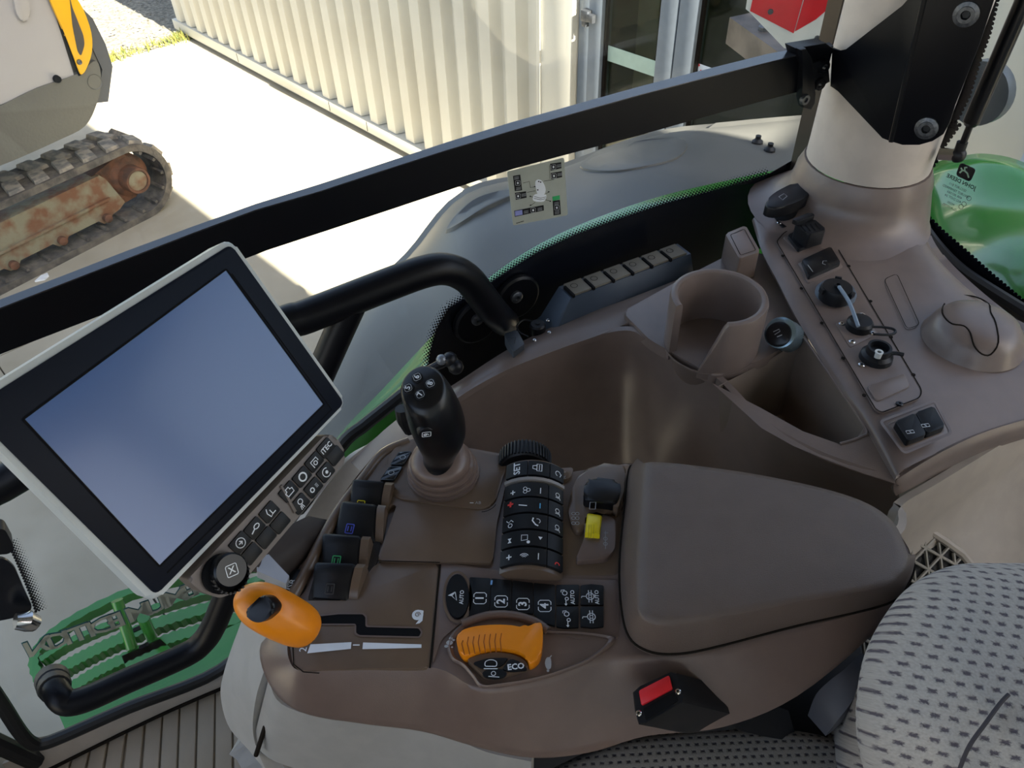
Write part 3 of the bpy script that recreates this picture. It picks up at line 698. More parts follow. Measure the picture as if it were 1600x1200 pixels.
g.prism(SFk, cr2([kx(*q) for q in [(545, 640), (600, 625), (680, 640), (730, 640), (725, 700), (690, 745), (600, 750), (530, 730), (522, 690)]], 3), 0, .0009, white)
for pts in ([(365, 455), (465, 430), (480, 525), (545, 515)], [(430, 600), (560, 575)], [(690, 425), (850, 400)], [(785, 390), (780, 180), (840, 160)], [(555, 758), (470, 815)], [(465, 660), (520, 675)], [(720, 625), (780, 585)], [(715, 715), (800, 740)], [(540, 665), (640, 690), (725, 670)], [(535, 695), (640, 715), (715, 700)]):
    g.stroke(SFk, [kx(*q) for q in pts], .0007, seam, .0013)
for c in ((485, 800), (480, 662), (765, 592), (790, 738), (548, 510), (595, 562), (610, 430), (640, 440)): g.flat(SFk, [kx(c[0] + 14 * math.cos(a), c[1] + 11 * math.sin(a)) for a in [k * math.pi / 3 for k in range(6)]], btn, .0014)
g.stroke(SFk, [kx(260, 1085), kx(380, 1050)], .0012, seam, .001)
tagp(g.build('instruction_sticker'), 'square grey sticker with joystick diagram stuck on the side window', 'sticker')

def zz_(L, z): return [Z(x, y, z) for x, y in L]
# roof, posts, floor
g = G(); g.box(Fr((0, 0, 0), U, VV), -1.0, 1.4, -1.0, 1.12, 1.78, 1.95, mat('roof_lining', '8f8b83', .85)); g.build('ceiling', kind='structure')
ff = Fr((0, 0, 0), U, VV)
fv = CV - .035
g = G(); g.box(ff, -.9, 1.15, -.75, .92, -.14, -.03, greyp); fl = g.build('floor', kind='structure')
matm = mat('floor_mat_rubber', 'a2937f', .75, bump=.25, bsc=300, c2='988a76', sc=6)
MFm = Fr((0, 0, -.02), U, VV)
g = G(); g.box(ff, -.6, .9, -.7, .912, -.03, -.012, matm, .003); fm = g.build('floor_mat'); tagp(fm, 'ribbed grey brown rubber mat on the cab floor, bottom left', 'mat')
rt_ = [(389, 1062), (362, 1072), (335, 1083), (307, 1093), (279, 1105), (252, 1118), (224, 1130), (195, 1145), (166, 1160), (137, 1174), (108, 1188), (80, 1203), (50, 1218)]
rs_l = [.02, .0, -.02, -.03, -.04, -.06, -.09, -.14, -.16, -.19, -.22, -.25, -.28]
for k, ((x, y), s_) in enumerate(zip(rt_, rs_l)):
    a_, b_ = Z(x, y, -.004), Z(x - 24 - (0 if k > 3 else 1), y + 10, -.004); yb = 1290
    c_, d_ = Z(x - 24 + (s_ - .012) * (yb - y), yb, -.004), Z(x + s_ * (yb - y), yb, -.004)
    q = HZ(-.004); g = G(); g.prism(q, [q.l(P) for P in (a_, b_, c_, d_)], -.009, 0, matm, .002); g.build('mat_rib', fm)
g = G(); s0 = [V(x, y, .928) for x, y in [(-10, 1200), (40, 1178), (120, 1142), (200, 1108), (275, 1077), (345, 1048), (430, 1003)]]
s2 = zz_([(20, 1226), (70, 1204), (135, 1172), (200, 1140), (268, 1108), (335, 1079), (415, 1045)], .0)
s1 = [a * .45 + b * .55 + UP * .010 for a, b in zip(s0, s2)]
g.patch([s0, s1, s2, [p - UP * .03 for p in s2]], beige, 5, 3, thick=.006); g.build('baseboard_right', kind='structure')
g = G(); g.tube(cr_([p + UP * .0 - VV * .002 for p in s2], 4), .0035, seam, 8); g.build('trim_1', kind='structure')
# front corner: foot of the front pillar
g = G(); g.loft([[W(-.52 - k * .12 + a, b, z) for a, b in ((0, .96), (-.08, .97), (-.16, .9), (-.16, .8), (-.04, .8))] for k, z in enumerate((-.02, .6, 1.2, 1.78))], mat('pillar_foot', '8c887d', .5), cap0=True); g.build('trim_2', kind='structure')
g = G(); g.prism(ff, [(-.95, .2), (-.56, .2), (-.53, .85), (-.56, .93), (-.95, .93)], -.03, .015, mat('front_ledge', '8c8a82', .55), .01); g.build('trim_3', kind='structure')
g = G(); g.box(ff, 1.12, 1.2, -.75, -.65, .6, 1.78, greyp); g.box(ff, -.8, -.72, -.75, -.67, 0, 1.78, greyp); g.build('trim_4', kind='structure')
g = G(); g.prism(ff, [(-1.0, -.62), (-.62, -.5), (-.6, .05), (-.95, .2)], -.03, .95, mat('dash_blocker', '2b2a2b', .6), .03); g.build('trim_5', kind='structure')  # unseen dashboard block, added to cut low front-left light on the console
g = G(); g.box(ff, -.6, 1.1, -.78, -.74, -.1, .45, greyp, .01); g.build('wall_left', kind='structure')  # unseen side panel, added to cut low light from the left
g = G(); g.box(Fr((0, 0, 0), U, VV), 1.14, 1.19, -.7, .8, -.1, .58, greyp); g.build('wall_rear', kind='structure')
# ------------------------------------------------------------------ rear side console with cup holder and sockets
def zz(L): return [Z(*q) for q in L]
sc = thing('side_console', tuple(W(.7, .7, 0)), 'large taupe plastic side console with cup holder, storage trough and sockets', 'console')
g = G()
low_l = zz([(548, 722, .47), (600, 672, .53), (640, 642, .565), (710, 600, .59), (795, 545, .62), (876, 505, .63), (978, 468, .64), (1090, 425, .645)])
rid = zz([(580, 760, .47), (630, 712, .53), (665, 668, .58), (715, 622, .61), (788, 580, .63), (872, 546, .64), (940, 522, .652), (990, 500, .665)])
mid = [(a + b) / 2 + UP * .006 for a, b in zip(low_l, rid)]
g.patch([low_l, mid, rid], taupeD, 5, 4, thick=.01)
g.build('window_ledge', sc, sharp=50)
g = G()
top = zz([(1070, 562, .665), (1118, 588, .665), (1190, 662, .665), (1265, 708, .665), (1340, 737, .665), (1405, 757, .665)])
t0 = rid[:7] + zz([(985, 516, .664), (1014, 532, .665)]) + top
g.patch([[p - UP * .001 for p in t0],
 zz([(600, 790, .40), (650, 740, .46), (690, 700, .50), (745, 668, .52), (815, 640, .53), (890, 612, .545), (950, 592, .555), (985, 585, .57), (1022, 590, .59), (1062, 612, .60), (1118, 645, .60), (1185, 705, .60), (1260, 740, .60), (1335, 762, .60), (1400, 790, .60)]),
 zz([(640, 820, .30), (690, 790, .34), (730, 770, .36), (790, 770, .36), (860, 750, .38), (920, 735, .40), (970, 725, .42), (1000, 715, .45), (1030, 710, .48), (1070, 710, .50), (1120, 730, .50), (1190, 780, .50), (1260, 800, .50), (1330, 820, .5), (1395, 840, .5)]),
 zz([(640, 900, .2), (690, 900, .2), (730, 900, .2), (790, 900, .2), (860, 890, .22), (920, 880, .24), (970, 870, .26), (1000, 865, .28), (1030, 860, .3), (1080, 870, .3), (1130, 880, .3), (1200, 900, .3), (1260, 910, .3), (1320, 920, .3), (1380, 930, .3)])], taupeD, 5, 5, thick=.01)
g.build('trough_wall', sc, sharp=50)
# plate that carries the cup holder
PZ = .67
PF = HZ(PZ)
def pp(*L): return [PF.px(x, y) for x, y in L]
g = G(); plate = rp(pp((972, 487), (1068, 434), (1150, 392), (1225, 400), (1262, 520), (1190, 562), (1118, 588), (1070, 562), (1014, 530)), .012)
g.prism(PF, plate, -.02, .0, taupeD, .004, 3); g.build('cup_plate', sc)
cupc = Z(1124, 464, .757); cup = Fr(Vector((cupc.x, cupc.y, PZ)), (1, 0, 0), (0, 1, 0))
ro, ri = .0715, .0590; g = G()
def slotarc(a): return None
a0, a1 = math.radians(-62), math.radians(242)      # open sector faces the driver
sa0, sa1 = math.radians(-80), math.radians(-132)
def wall(g, r0, r1, h0, h1, b0, b1, n=48, ramp=0):
    rings = []
    for k in range(n + 1):
        t = b0 + (b1 - b0) * k / n; c, s_ = math.cos(t), math.sin(t); hh = h1 if not ramp or t > b0 + ramp else h0 + .012 + (h1 - h0 - .012) * (t - b0) / ramp
        rings.append([cup.p(c * r0, s_ * r0, h0), cup.p(c * r0, s_ * r0, hh - .006), cup.p(c * (r0 + .0015), s_ * (r0 + .0015), hh - .0015), cup.p(c * (r0 + .005), s_ * (r0 + .005), hh), cup.p(c * (r1 - .005), s_ * (r1 - .005), hh), cup.p(c * (r1 - .0015), s_ * (r1 - .0015), hh - .0015), cup.p(c * r1, s_ * r1, hh - .006), cup.p(c * r1, s_ * r1, h0)])
    g.loft(rings, taupeD)
wall(g, ri, ro, -.015, .09, math.radians(-118), math.radians(197), 72, math.radians(24))
ch = g.build('cup_holder', sc, sharp=40)
g = G(); g.lathe(cup, (0, 0), [(ri, -.02), (.0, -.019)], mat('cup_floor', '74665a', .6), 32, cap0=False); g.build('cup_floor', ch)
g = G(); g.lathe(cup, (0, 0), [(ro + .001, .0), (ro + .0015, -.003), (ro - .004, -.012), (ro - .022, -.07), (ro - .028, -.11)], taupeD, 40, cap0=False); g.build('cup_skirt', ch)
# raised block beside the plate
g = G(); F8 = HZ(.72); g.prism(F8, rp([F8.px(x, y) for x, y in [(1133, 365), (1165, 352), (1188, 393), (1155, 404)]], .006), -.06, .0, taupeD, .006, 3)
g.stroke(F8, rp([F8.px(x, y) for x, y in [(1141, 367), (1163, 358), (1181, 391), (1157, 399)]], .004), .001, seam, .0004, closed=True); g.build('blank_block', sc)
# deck
DZ = .7025
DF = HZ(DZ)
def dp(*L): return [DF.px(x, y) for x, y in L]
g = G()
L0 = zz([(1175, 345, .69), (1190, 392, .695), (1215, 440, .695), (1246, 500, .695), (1300, 590, .69), (1352, 668, .68), (1398, 752, .668)])
L1 = zz([(1185, 335, .70), (1204, 372, .70), (1232, 425, .70), (1266, 490, .70), (1318, 575, .70), (1368, 655, .695), (1410, 735, .68)])
L2 = zz([(1245, 300, .70), (1275, 350, .70), (1305, 400, .70), (1340, 465, .70), (1385, 545, .70), (1430, 620, .70), (1470, 705, .68)])
L3 = zz([(1310, 285, .70), (1340, 345, .70), (1370, 395, .70), (1400, 450, .70), (1450, 525, .70), (1500, 595, .70), (1545, 672, .68)])
L4 = zz([(1400, 285, .70), (1425, 335, .70), (1446, 385, .70), (1482, 430, .70), (1550, 490, .70), (1610, 560, .70), (1660, 640, .68)])
L5 = zz([(1404, 288, .66), (1430, 338, .66), (1452, 389, .66), (1490, 436, .66), (1560, 500, .66), (1700, 560, .70), (1760, 640, .68)])
g.patch([L0, L1, L2, L3, L4, L5], taupeD, 5, 5, thick=.01)
g.build('deck', sc, sharp=60)
# front lip of the deck
lip0 = zz([(1398, 752, .668), (1412, 742, .675), (1470, 707, .682), (1545, 673, .682), (1660, 640, .682)])
lip1 = zz([(1396, 765, .655), (1416, 755, .662), (1474, 722, .666), (1552, 688, .666), (1664, 655, .666)])
lip2 = zz([(1400, 775, .64), (1420, 765, .645), (1478, 735, .64), (1556, 700, .64), (1668, 665, .64)])
g = G(); g.patch([lip0, lip1, lip2], taupeD, 5, 3, thick=.008); g.build('deck_lip', sc)
# storage bin beside the deck
g = G(); rim = zz([(1196, 566, .655), (1225, 548, .67), (1252, 522, .69), (1300, 592, .688), (1351, 667, .68), (1345, 683, .676), (1312, 694, .67), (1255, 674, .667), (1190, 638, .666), (1122, 603, .667)])
cb = sum(rim, Vector()) / len(rim); bot = [Vector((cb.x + (p.x - cb.x) * .8, cb.y + (p.y - cb.y) * .8 , .54)) for p in rim]
binm = mat('bin_plastic', '7c6f64', .5, bump=.1, bsc=900)
g.loft([rim, [p * .985 + cb * .015 - UP * .008 for p in rim], bot], binm, cap0=False); g.build('storage_bin', sc, sharp=25)
g = G(); g.tube(cr_([p + UP * .0005 for p in rim[2:7]], 4), .0022, taupeD, 8); g.build('bin_rim', sc)
g = G(); fl_ = [(1122, 603, .667), (1190, 638, .666), (1255, 674, .667), (1312, 694, .67), (1345, 683, .676), (1351, 667, .68), (1398, 752, .668)]
g.loft([zz(fl_), zz([(1112, 598, .666), (1190, 669, .666), (1240, 697, .666), (1290, 718, .666), (1330, 733, .666), (1350, 740, .666), (1400, 756, .666)])], taupeD, closed=False); g.build('bin_flange', sc)
# long insert plate with its seam
ins = rp(dp((1213, 378), (1225, 364), (1268, 343), (1284, 347), (1440, 610), (1437, 622), (1378, 645), (1368, 640)), .008)
g = G(); g.prism(DF, ins, -.003, .0001, taupeD); g.stroke(DF, ins, .0016, seam, .0009, closed=True)
for x, y in ((1223, 400), (1252, 451), (1284, 505), (1317, 560), (1350, 618), (1294, 366), (1326, 416), (1360, 471), (1392, 527), (1427, 586)):
    g.prism(DF, circ(DF.px(x, y), .0028, n=8), 0, .0012, seam)
ip = g.build('socket_insert', sc)
def rrect(pts, r=.004): return rp(dp(*pts), r)
def dk(h): return DF.up(h)
g = G(); g.prism(DF, rrect([(1223, 372), (1265, 352), (1286, 372), (1248, 396)], .005), 0, .002, taupeD, .001)
g.prism(DF, rrect([(1229, 373), (1263, 357), (1283, 382), (1246, 396)]), .002, .008, black, .002)
H3 = HZ(DZ + .03); g.prism(H3, rp([H3.px(x, y) for x, y in [(1240, 353), (1270, 344), (1291, 362), (1262, 370)]], .006), -.024, .004, black, .003)
for k in range(4):
    x = 1262 + k * 7.5 - 12; g.stroke(H3, [H3.px(x, 356 - k * 1.2), H3.px(x + 8, 366 - k * 1.2)], .0025, blackM, .0045)
g.prism(H3, rp([H3.px(x, y) for x, y in [(1235, 352), (1262, 341), (1272, 345), (1245, 356)]], .004), .004, .012, black, .002); g.build('vent_plug', ip)
g = G(); g.prism(DF, rrect([(1246, 412), (1298, 388), (1317, 418), (1262, 444)], .005), 0, .0015, taupeD, .001)
g.prism(DF, rrect([(1251, 412), (1296, 391), (1312, 417), (1262, 439)]), .0015, .008, blackS, .002)
D8 = dk(.0084); g.stroke(D8, [D8.px(1262, 414), D8.px(1270, 425)], .001, greyprint); g.stroke(D8, [D8.px(1292, 408), D8.px(1286, 408), D8.px(1285, 412), D8.px(1290, 414)], .0008, greyprint); g.build('blank_cover', ip)
trans = mat('grey_rubber_clear', '5b6672', .35)
g = G(); c = DF.px(1305, 461); g.lathe(DF, c, [(.031, 0), (.031, .006), (.027, .012)], trans, 28, cap0=False)
D2 = dk(.022); c = D2.px(1308, 451); g.lathe(DF, c, [(.024, .004), (.0245, .02), (.022, .026), (.0, .026)], black, 28)
for k in range(3):
    a = 1.2 + k * 2.1; g.box(Fr(DF.p(c[0] + .0235 * math.cos(a), c[1] + .0235 * math.sin(a), .018), (math.cos(a), math.sin(a), 0), (-math.sin(a), math.cos(a), 0)), 0, .004, -.005, .005, 0, .009, black, .001)
g.lathe(DF, c, [(.006, .026), (.006, .03), (.003, .03), (.003, .027)], black, 14); g.build('large_socket_cap', ip)
g = G(); D3 = dk(.03); e1 = D3.p(*D3.px(1311, 448), 0); D4 = dk(.02); e2 = D4.p(*D4.px(1341, 510), 0); g.tube(cr_([e1, (e1 + e2) / 2 + UP * .006, e2], 6), .0028, mat('strap_clear', '8493a2', .3), 8); g.build('tether_strap', ip)
g = G(); g.prism(DF, rrect([(1305, 506), (1345, 488), (1372, 522), (1328, 544)], .004), 0, .0012, taupeD, .001)
c = DF.px(1341, 513); g.lathe(DF, c, [(.019, 0), (.019, .012), (.016, .016), (.0, .017)], black, 24)
tp_ = [dk(.012).p(*dk(.012).px(x, y), 0) for x, y in [(1358, 511), (1378, 511), (1395, 514), (1399, 519), (1390, 523), (1365, 522)]]
g.tube(cr_(tp_, 5), .002, black, 8)
sk = g.build('small_socket_cap', ip)
for x, y in ((1315, 507), (1347, 493), (1363, 522), (1331, 535)):
    g = G(); g.screw(dk(.001), DF.px(x, y), .0048, chrome); g.build('screw', sk)
g = G(); c = DF.px(1368, 560); g.lathe(DF, c, [(.023, 0), (.022, .008), (.017, .012), (.0165, .022), (.013, .022), (.012, .014), (.0, .014)], black, 26)
g.lathe(DF, dk(.02).px(1373, 552), [(.0058, .014), (.0058, .023), (.003, .023), (.003, .018)], silver, 14)
g.tube(cr_([dk(.016).p(*dk(.016).px(x, y), 0) for x, y in [(1386, 552), (1400, 552), (1412, 554)]], 4), .003, black, 8)
sk = g.build('aerial_socket', ip)
g = G(); g.screw(dk(.001), DF.px(1346, 571), .0048, chrome); g.build('screw', sk)
g = G(); g.prism(DF, rrect([(1354, 605), (1413, 584), (1422, 605), (1369, 629)], .006), 0, .0022, taupeD, .002); g.build('blank_panel', ip)
g = G(); g.screw(dk(.0008), DF.px(1405, 632), .005, blackS); g.build('screw', ip)
# 7-pin socket with lid at the pillar foot
g = G(); g.prism(DF, rrect([(1196, 325), (1262, 302), (1268, 345), (1222, 358)], .006), 0, .003, black, .001)
c = DF.px(1226, 340); g.lathe(DF, c, [(.021, .0), (.019, .03)], black, 20)
H5 = HZ(DZ + .045); g.prism(H5, cr2([H5.px(x, y) for x, y in [(1195, 322), (1206, 307), (1228, 294), (1245, 288), (1260, 292), (1264, 306), (1250, 316), (1230, 324), (1210, 328)]], 3), -.016, .004, black, .004, 3)
g.stroke(H5, [H5.px(x, y) for x, y in [(1216, 311), (1224, 306), (1229, 310), (1222, 316)]], .0012, greyprint, .0045, closed=True)
for x, y in ((1204, 331), (1217, 351), (1251, 336), (1256, 314)): g.screw(dk(.003), DF.px(x, y), .0042, chrome)
g.build('trailer_socket', sc)
# oblong knock-out and domed cap
g = G(); kn = rp(dp((1381, 437), (1401, 428), (1437, 508), (1417, 515)), .009); g.prism(DF, kn, -.002, -.0018, taupeD); g.stroke(DF, kn, .0012, seam, .0009, closed=True); g.build('knock_out', sc)
g = G(); c = DF.px(1519, 530); R_ = .066
g.lathe(DF, c, [(R_ * 1.06, -.002), (R_ * 1.0, .006), (R_ * .93, .02), (R_ * .8, .032), (R_ * .62, .0385), (R_ * .3, .0415), (.0005, .042)], taupeD, 40)
D5 = dk(.0405); pt = [(1472, 484), (1480, 470), (1500, 462), (1525, 464), (1545, 475), (1548, 488), (1556, 505), (1560, 535), (1548, 554), (1534, 553), (1522, 540), (1516, 520), (1506, 509), (1488, 506), (1476, 496)]
cl = []
for x, y in cr2([(q[0], q[1]) for q in pt], 3):
    hh = .04
    for _ in range(30):
        a, b = dk(hh).px(x, y); rr_ = math.hypot(a - c[0], b - c[1]) / R_
        tb = [(0, .042), (.3, .0415), (.62, .0385), (.8, .032), (.93, .02), (1.0, .006), (1.06, -.002), (3, -.002)]
        for (u0, v0), (u1, v1) in zip(tb, tb[1:]):
            if u0 <= rr_ <= u1: hn = v0 + (v1 - v0) * (rr_ - u0) / (u1 - u0)
        hh = hh * .6 + hn * .4
    cl.append(PL(x, y, DF.p(0, 0, hh + .0003), UP))
g.tube(cl + [cl[0]], .0011, seam, 6); g.build('domed_cap', sc)
# two rocker switches in their frame
g = G(); fo_ = rp(dp((1375, 660), (1460, 628), (1486, 678), (1412, 710)), .006); fi_ = rp(dp((1386, 664), (1455, 638), (1475, 675), (1412, 701)), .005)
g.stroke(DF, fo_, .004, taupeD, .002, closed=True); g.prism(DF, fo_, 0, .0015, taupeD, .001); g.stroke(DF, fi_, .0016, taupeS, .0022, closed=True); sf = g.build('switch_frame', sc)
for q, cxy in (([(1394, 668), (1425, 655), (1443, 688), (1414, 699)], (1422, 675)), ([(1426, 654), (1454, 644), (1472, 676), (1444, 687)], (1446, 665))):
    g = G(); g.prism(DF, rp(dp(*q), .004), .0015, .012, btn, .003)
    D6 = dk(.0125); a, b = D6.px(*cxy); g.stroke(D6, [(a + .005 * x, b + .003 * y) for x, y in ((-1, -1), (1, -.6), (1, 1), (-1, .6))], .0007, white, closed=True); g.stroke(D6, [(a - .001, b + .001), (a + .001, b - .001)], .0008, white); g.build('rocker_switch', sf)
# power outlet
g = G(); oN = Vector((-.62, -.45, .64)).normalized(); oX = Vector((.8, -.6, .3)); oF = Fr(Z(1221, 521, .70), oX - oN * oX.dot(oN), oN.cross(oX - oN * oX.dot(oN))); 
if oF.n.dot(CAMC - oF.o) < 0: oF = Fr(oF.o, -oF.ex, oF.ey)
g.lathe(oF, (0, 0), [(.024, -.03), (.024, .006), (.0195, .008)], mat('bluish_chrome', '8aa0aa', .25, .7), 26, cap0=False)
g.lathe(oF, (0, -.003), [(.019, -.004), (.019, .012), (.016, .014), (.0, .014)], blackS, 26)
g.stroke(oF, [(-.007, -.001), (.001, .004), (.003, .001), (-.004, -.005)], .0012, greyprint, .0145); g.stroke(oF, [(0, -.008), (.007, -.004)], .0015, greyprint, .0145); g.build('power_outlet', sc)
# things on the window ledge: small cap, switch block, fuse row
F6 = HZ(.635)
g = G(); c = F6.px(840, 512); g.lathe(F6, c, [(.0135, -.01), (.0135, .006), (.011, .009), (.004, .009), (.004, .011), (0, .011)], black, 20)
g.tube(cr_([F6.p(*F6.px(x, y), .004) for x, y in [(833, 505), (818, 503), (808, 512), (812, 522), (825, 529)]], 4), .0014, black, 6)
for x, y in ((856, 501), (858, 520), (835, 532)): g.screw(F6, F6.px(x, y), .0034, chrome)
g.build('ledge_socket', sc)
g = G(); g.prism(F6, rp([F6.px(x, y) for x, y in [(788, 530), (808, 524), (820, 546), (802, 559)]], .003), -.01, .012, mat('switch_slate', '3a4048', .4), .003); g.stroke(F6, [F6.px(798, 538), F6.px(806, 536), F6.px(804, 546)], .001, black, .0125); g.build('ledge_switch', sc)
F7 = HZ(.66)
fusem = mat('fuse_box_slate', '3b4654', .35); lab = mat('fuse_label', '6f6a5e', .6)
A0, A1 = Z(888, 462, .67), Z(1075, 393, .67); dx = (A1 - A0).normalized(); XF = Fr(A0, dx, Vector((-dx.y, dx.x, 0))); Lx = (A1 - A0).length
g = G(); g.loft([[XF.p(a, -.03, -.05), XF.p(a, -.008, 0), XF.p(a, .03, .0), XF.p(a, .045, -.05)] for a in (0, Lx)], fusem); g.loft([[XF.p(-.05, -.03, -.055), XF.p(-.05, -.02, -.05), XF.p(-.05, .02, -.05), XF.p(-.05, .03, -.055)], [XF.p(0, -.03, -.05), XF.p(0, -.008, 0), XF.p(0, .03, 0), XF.p(0, .045, -.05)]], fusem)
fb = g.build('fuse_box', sc)
for k in range(6):
    a = .008 + k * (Lx - .01) / 6; g = G(); g.box(XF, a, a + (Lx - .01) / 6 - .006, -.006, .028, .0, .004, lab, .001); g.box(XF, a - .005, a - .001, -.01, .02, 0, .006, blackM); 
    g.stroke(XF, circ((a + .012, .014), .006, n=10), .001, seam, .0045, closed=True); g.build('fuse_label', fb)
# mirror stalk / clamp by the window
g = G(); q = zz([(668, 578, .62), (690, 568, .63), (708, 560, .635)]); g.tube(q, [.006, .008, .006], black, 10); g.sphere(Z(703, 562, .635), .013, black, 12); g.sphere(Z(712, 573, .625), .013, black, 12); g.sphere(Z(690, 562, .64), .009, mat('clip_grey', '7f848a', .3, .4), 10)
g.build('window_latch', sc)
# lower pale trim between window and floor
g = G(); g.patch([[V(x, y, .90) for x, y in [(650, 636), (612, 664), (572, 696), (532, 732), (478, 806), (425, 900), (405, 985)]],
                  zz([(668, 668, .55), (640, 700, .50), (590, 745, .43), (545, 800, .34), (500, 870, .22), (455, 940, .1), (440, 1010, .0)]),
                  zz([(720, 740, .45), (690, 780, .38), (640, 820, .30), (600, 870, .22), (560, 930, .12), (520, 980, .05), (490, 1020, .0)])], mat('pale_trim', 'cfc9c1', .5, bump=.2, bsc=300), 5, 4, thick=.01)
g.build('lower_trim', sc, sharp=50)
# lower rear panel with the loudspeaker grille
BV = .285
g = G()
us = (.40, .55, .68, .72, .8, .95, 1.12)
g.patch([[W(u_, .262 + .02 * (u_ > .7), .645 - .0 * u_) for u_ in us], [W(u_, .275, .60) for u_ in us], [W(u_, .27, .545) for u_ in us], [W(u_, .245, .49) for u_ in us], [W(u_, .16, .40) for u_ in us], [W(u_, .03, .27) for u_ in us], [W(u_, .0, .0) for u_ in us]], beige, 5, 5, thick=.01)
bz = Fr(W(.8, .165, .405), U, VV * .1 + UP * .1)
bsg = 1 if bz.n.dot(-VV) > 0 else -1
bpn = g.build('lower_panel', sc, sharp=60)
g = G(); gpx = [(1412, 838), (1432, 824), (1452, 830), (1520, 886), (1500, 960), (1400, 1080), (1330, 1060), (1350, 980), (1400, 920)]
GFr = Fr(bz.p(0, 0, bsg * .012), bz.ex, bz.ey)
def gx(x, y): return GFr.px(x, y)
g.tube(cr_([GFr.p(*gx(x, y)) for x, y in gpx], 3, True), .006, beige, 8)
g.prism(GFr, rp([gx(x, y) for x, y in gpx], .01), -bsg * .006, -bsg * .004, mat('foam_black', '1a1918', .95, c2='343230', sc=180, bump=1, bsc=300)); gr = g.build('speaker_grille', bpn)
def inside(p, poly):
    c = False
    for i in range(len(poly)):
        a, b = poly[i - 1], poly[i]
        if (a[1] > p[1]) != (b[1] > p[1]) and p[0] < (b[0] - a[0]) * (p[1] - a[1]) / (b[1] - a[1]) + a[0]: c = not c
    return c
gp2 = [gx(x, y) for x, y in gpx]; pitch = .026
cx_, cy_ = gx(1440, 900)
g = G()
for an in (0, math.pi / 3, 2 * math.pi / 3):
    d = Vector((math.cos(an + .2), math.sin(an + .2))); nn = Vector((-d.y, d.x))
    for k in range(-14, 15):
        seg = []
        for t in range(-60, 61):
            p = Vector((cx_, cy_)) + nn * (k * pitch + (pitch * .5 if an else 0)) + d * (t * .006)
            if inside(p, gp2): seg.append((p.x, p.y))
            elif len(seg) > 1: break
            else: seg = []
        if len(seg) > 2: g.tube([GFr.p(*seg[0]), GFr.p(*seg[-1])], .0024, mat('lattice', '8e877b', .6), 6)
tagp(g.build('lattice', gr), kind='stuff')

# ------------------------------------------------------------------ pillar with mounting bracket
pl_ = thing('rear_pillar', tuple(Z(1350, 330, .70)), 'cream padded rear corner pillar rising from the flared taupe console', 'pillar')
PC = Z(1362, 300, .72); pr = []
def ring(c, rx, ry, h, rot=TA, n=36):
    d1 = U; d2 = VV
    return [Vector((c.x, c.y, h)) + d1 * rx * math.cos(t) + d2 * ry * math.sin(t) for t in [2 * math.pi * k / n for k in range(n)]]
PC = W(1.165, .775, 0)
g = G(); g.loft([ring(PC, .104, .104, .79)] + [ring(PC, .103, .104, h) for h in (.82, 1.0, 1.3, 1.78)], creamp, True); g.build('padded_cover', pl_)
g = G(); g.loft([ring(PC - U * .045, .150, .165, .70), ring(PC - U * .03, .140, .15, .704), ring(PC - U * .012, .13, .137, .714), ring(PC, .123, .123, .732), ring(PC, .118, .118, .752), ring(PC, .1165, .1165, .765), ring(PC, .107, .107, .788), ring(PC, .103, .103, .7885)], taupeD, cap0=False, cap1=False); g.build('flared_foot', pl_, sharp=50)
# bracket
bk = thing('pillar_bracket', tuple(V(1310, 110, .86)), 'black folded steel bracket bolted on the pillar, holding the rail', 'bracket')
hd = math.hypot(PC.x, PC.y)
rb_ = ray(1302, 74); Bp = Z(1302, 74, .99); Bp = Vector((Bp.x, Bp.y, .99))
rq = ray(1437, 110); rq = Vector((rq.x, rq.y, 0)).normalized()
for kk in range(40):
    Qp = rq * (hd - .11 - kk * .006); Dv = (Qp - Vector((Bp.x, Bp.y, 0))).normalized(); w_ = Vector((PC.x - Bp.x, PC.y - Bp.y, 0))
    if abs(w_.cross(Dv).z) > .112: break
d1 = (Qp - Vector((Bp.x, Bp.y, 0))); d1.z = 0; d1.normalize(); W1 = Fr(Bp, d1, UP)
d2 = Vector((rq.y, -rq.x, 0)); d2 = (d2 * .95 - rq * .12 ).normalized(); W2 = Fr(Vector((Qp.x, Qp.y, 1)), d2, UP)
s1 = 1 if W1.n.dot(CAMC - Bp) > 0 else -1; s2 = 1 if W2.n.dot(CAMC - Qp) > 0 else -1
g = G(); g.prism(W1, [W1.px(x, y) for x, y in [(1300, 75), (1312, 80), (1322, 78), (1410, 10), (1452, -40), (1462, -40), (1393, 222), (1378, 216), (1310, 142), (1297, 135)]], -s1 * .004, 0, steelb, .001); wng = g.build('bracket_wing', bk)
g = G(); g.prism(W2, [W2.px(x, y) for x, y in [(1452, -60), (1575, -60), (1553, 0), (1530, 70), (1492, 165), (1484, 192), (1474, 210), (1457, 221), (1436, 227), (1410, 227), (1390, 221)]], -s2 * .004, 0, steelb, .0015)
g.tube([W2.p(*W2.px(1456, -50), -s2 * .002), W2.p(*W2.px(1392, 222), -s2 * .002)], .004, steelb, 10); bf = g.build('bracket_flange', bk)
for x, y in ((1510, 22), (1448, 200)):
    g = G(); c = W2.px(x, y); g.lathe(W2, c, [(.016, 0), (.016, s2 * .003), (.011, s2 * .0045), (.0105, s2 * .006), (.006, s2 * .006)], zinc, 26, cap0=False, cap1=False)
    g.lathe(W2, c, [(.0062, s2 * .006), (.0055, s2 * .001)], mat('bolt_dark', '3c3e42', .5, .8), 6, cap0=False); g.build('bolt', bf)

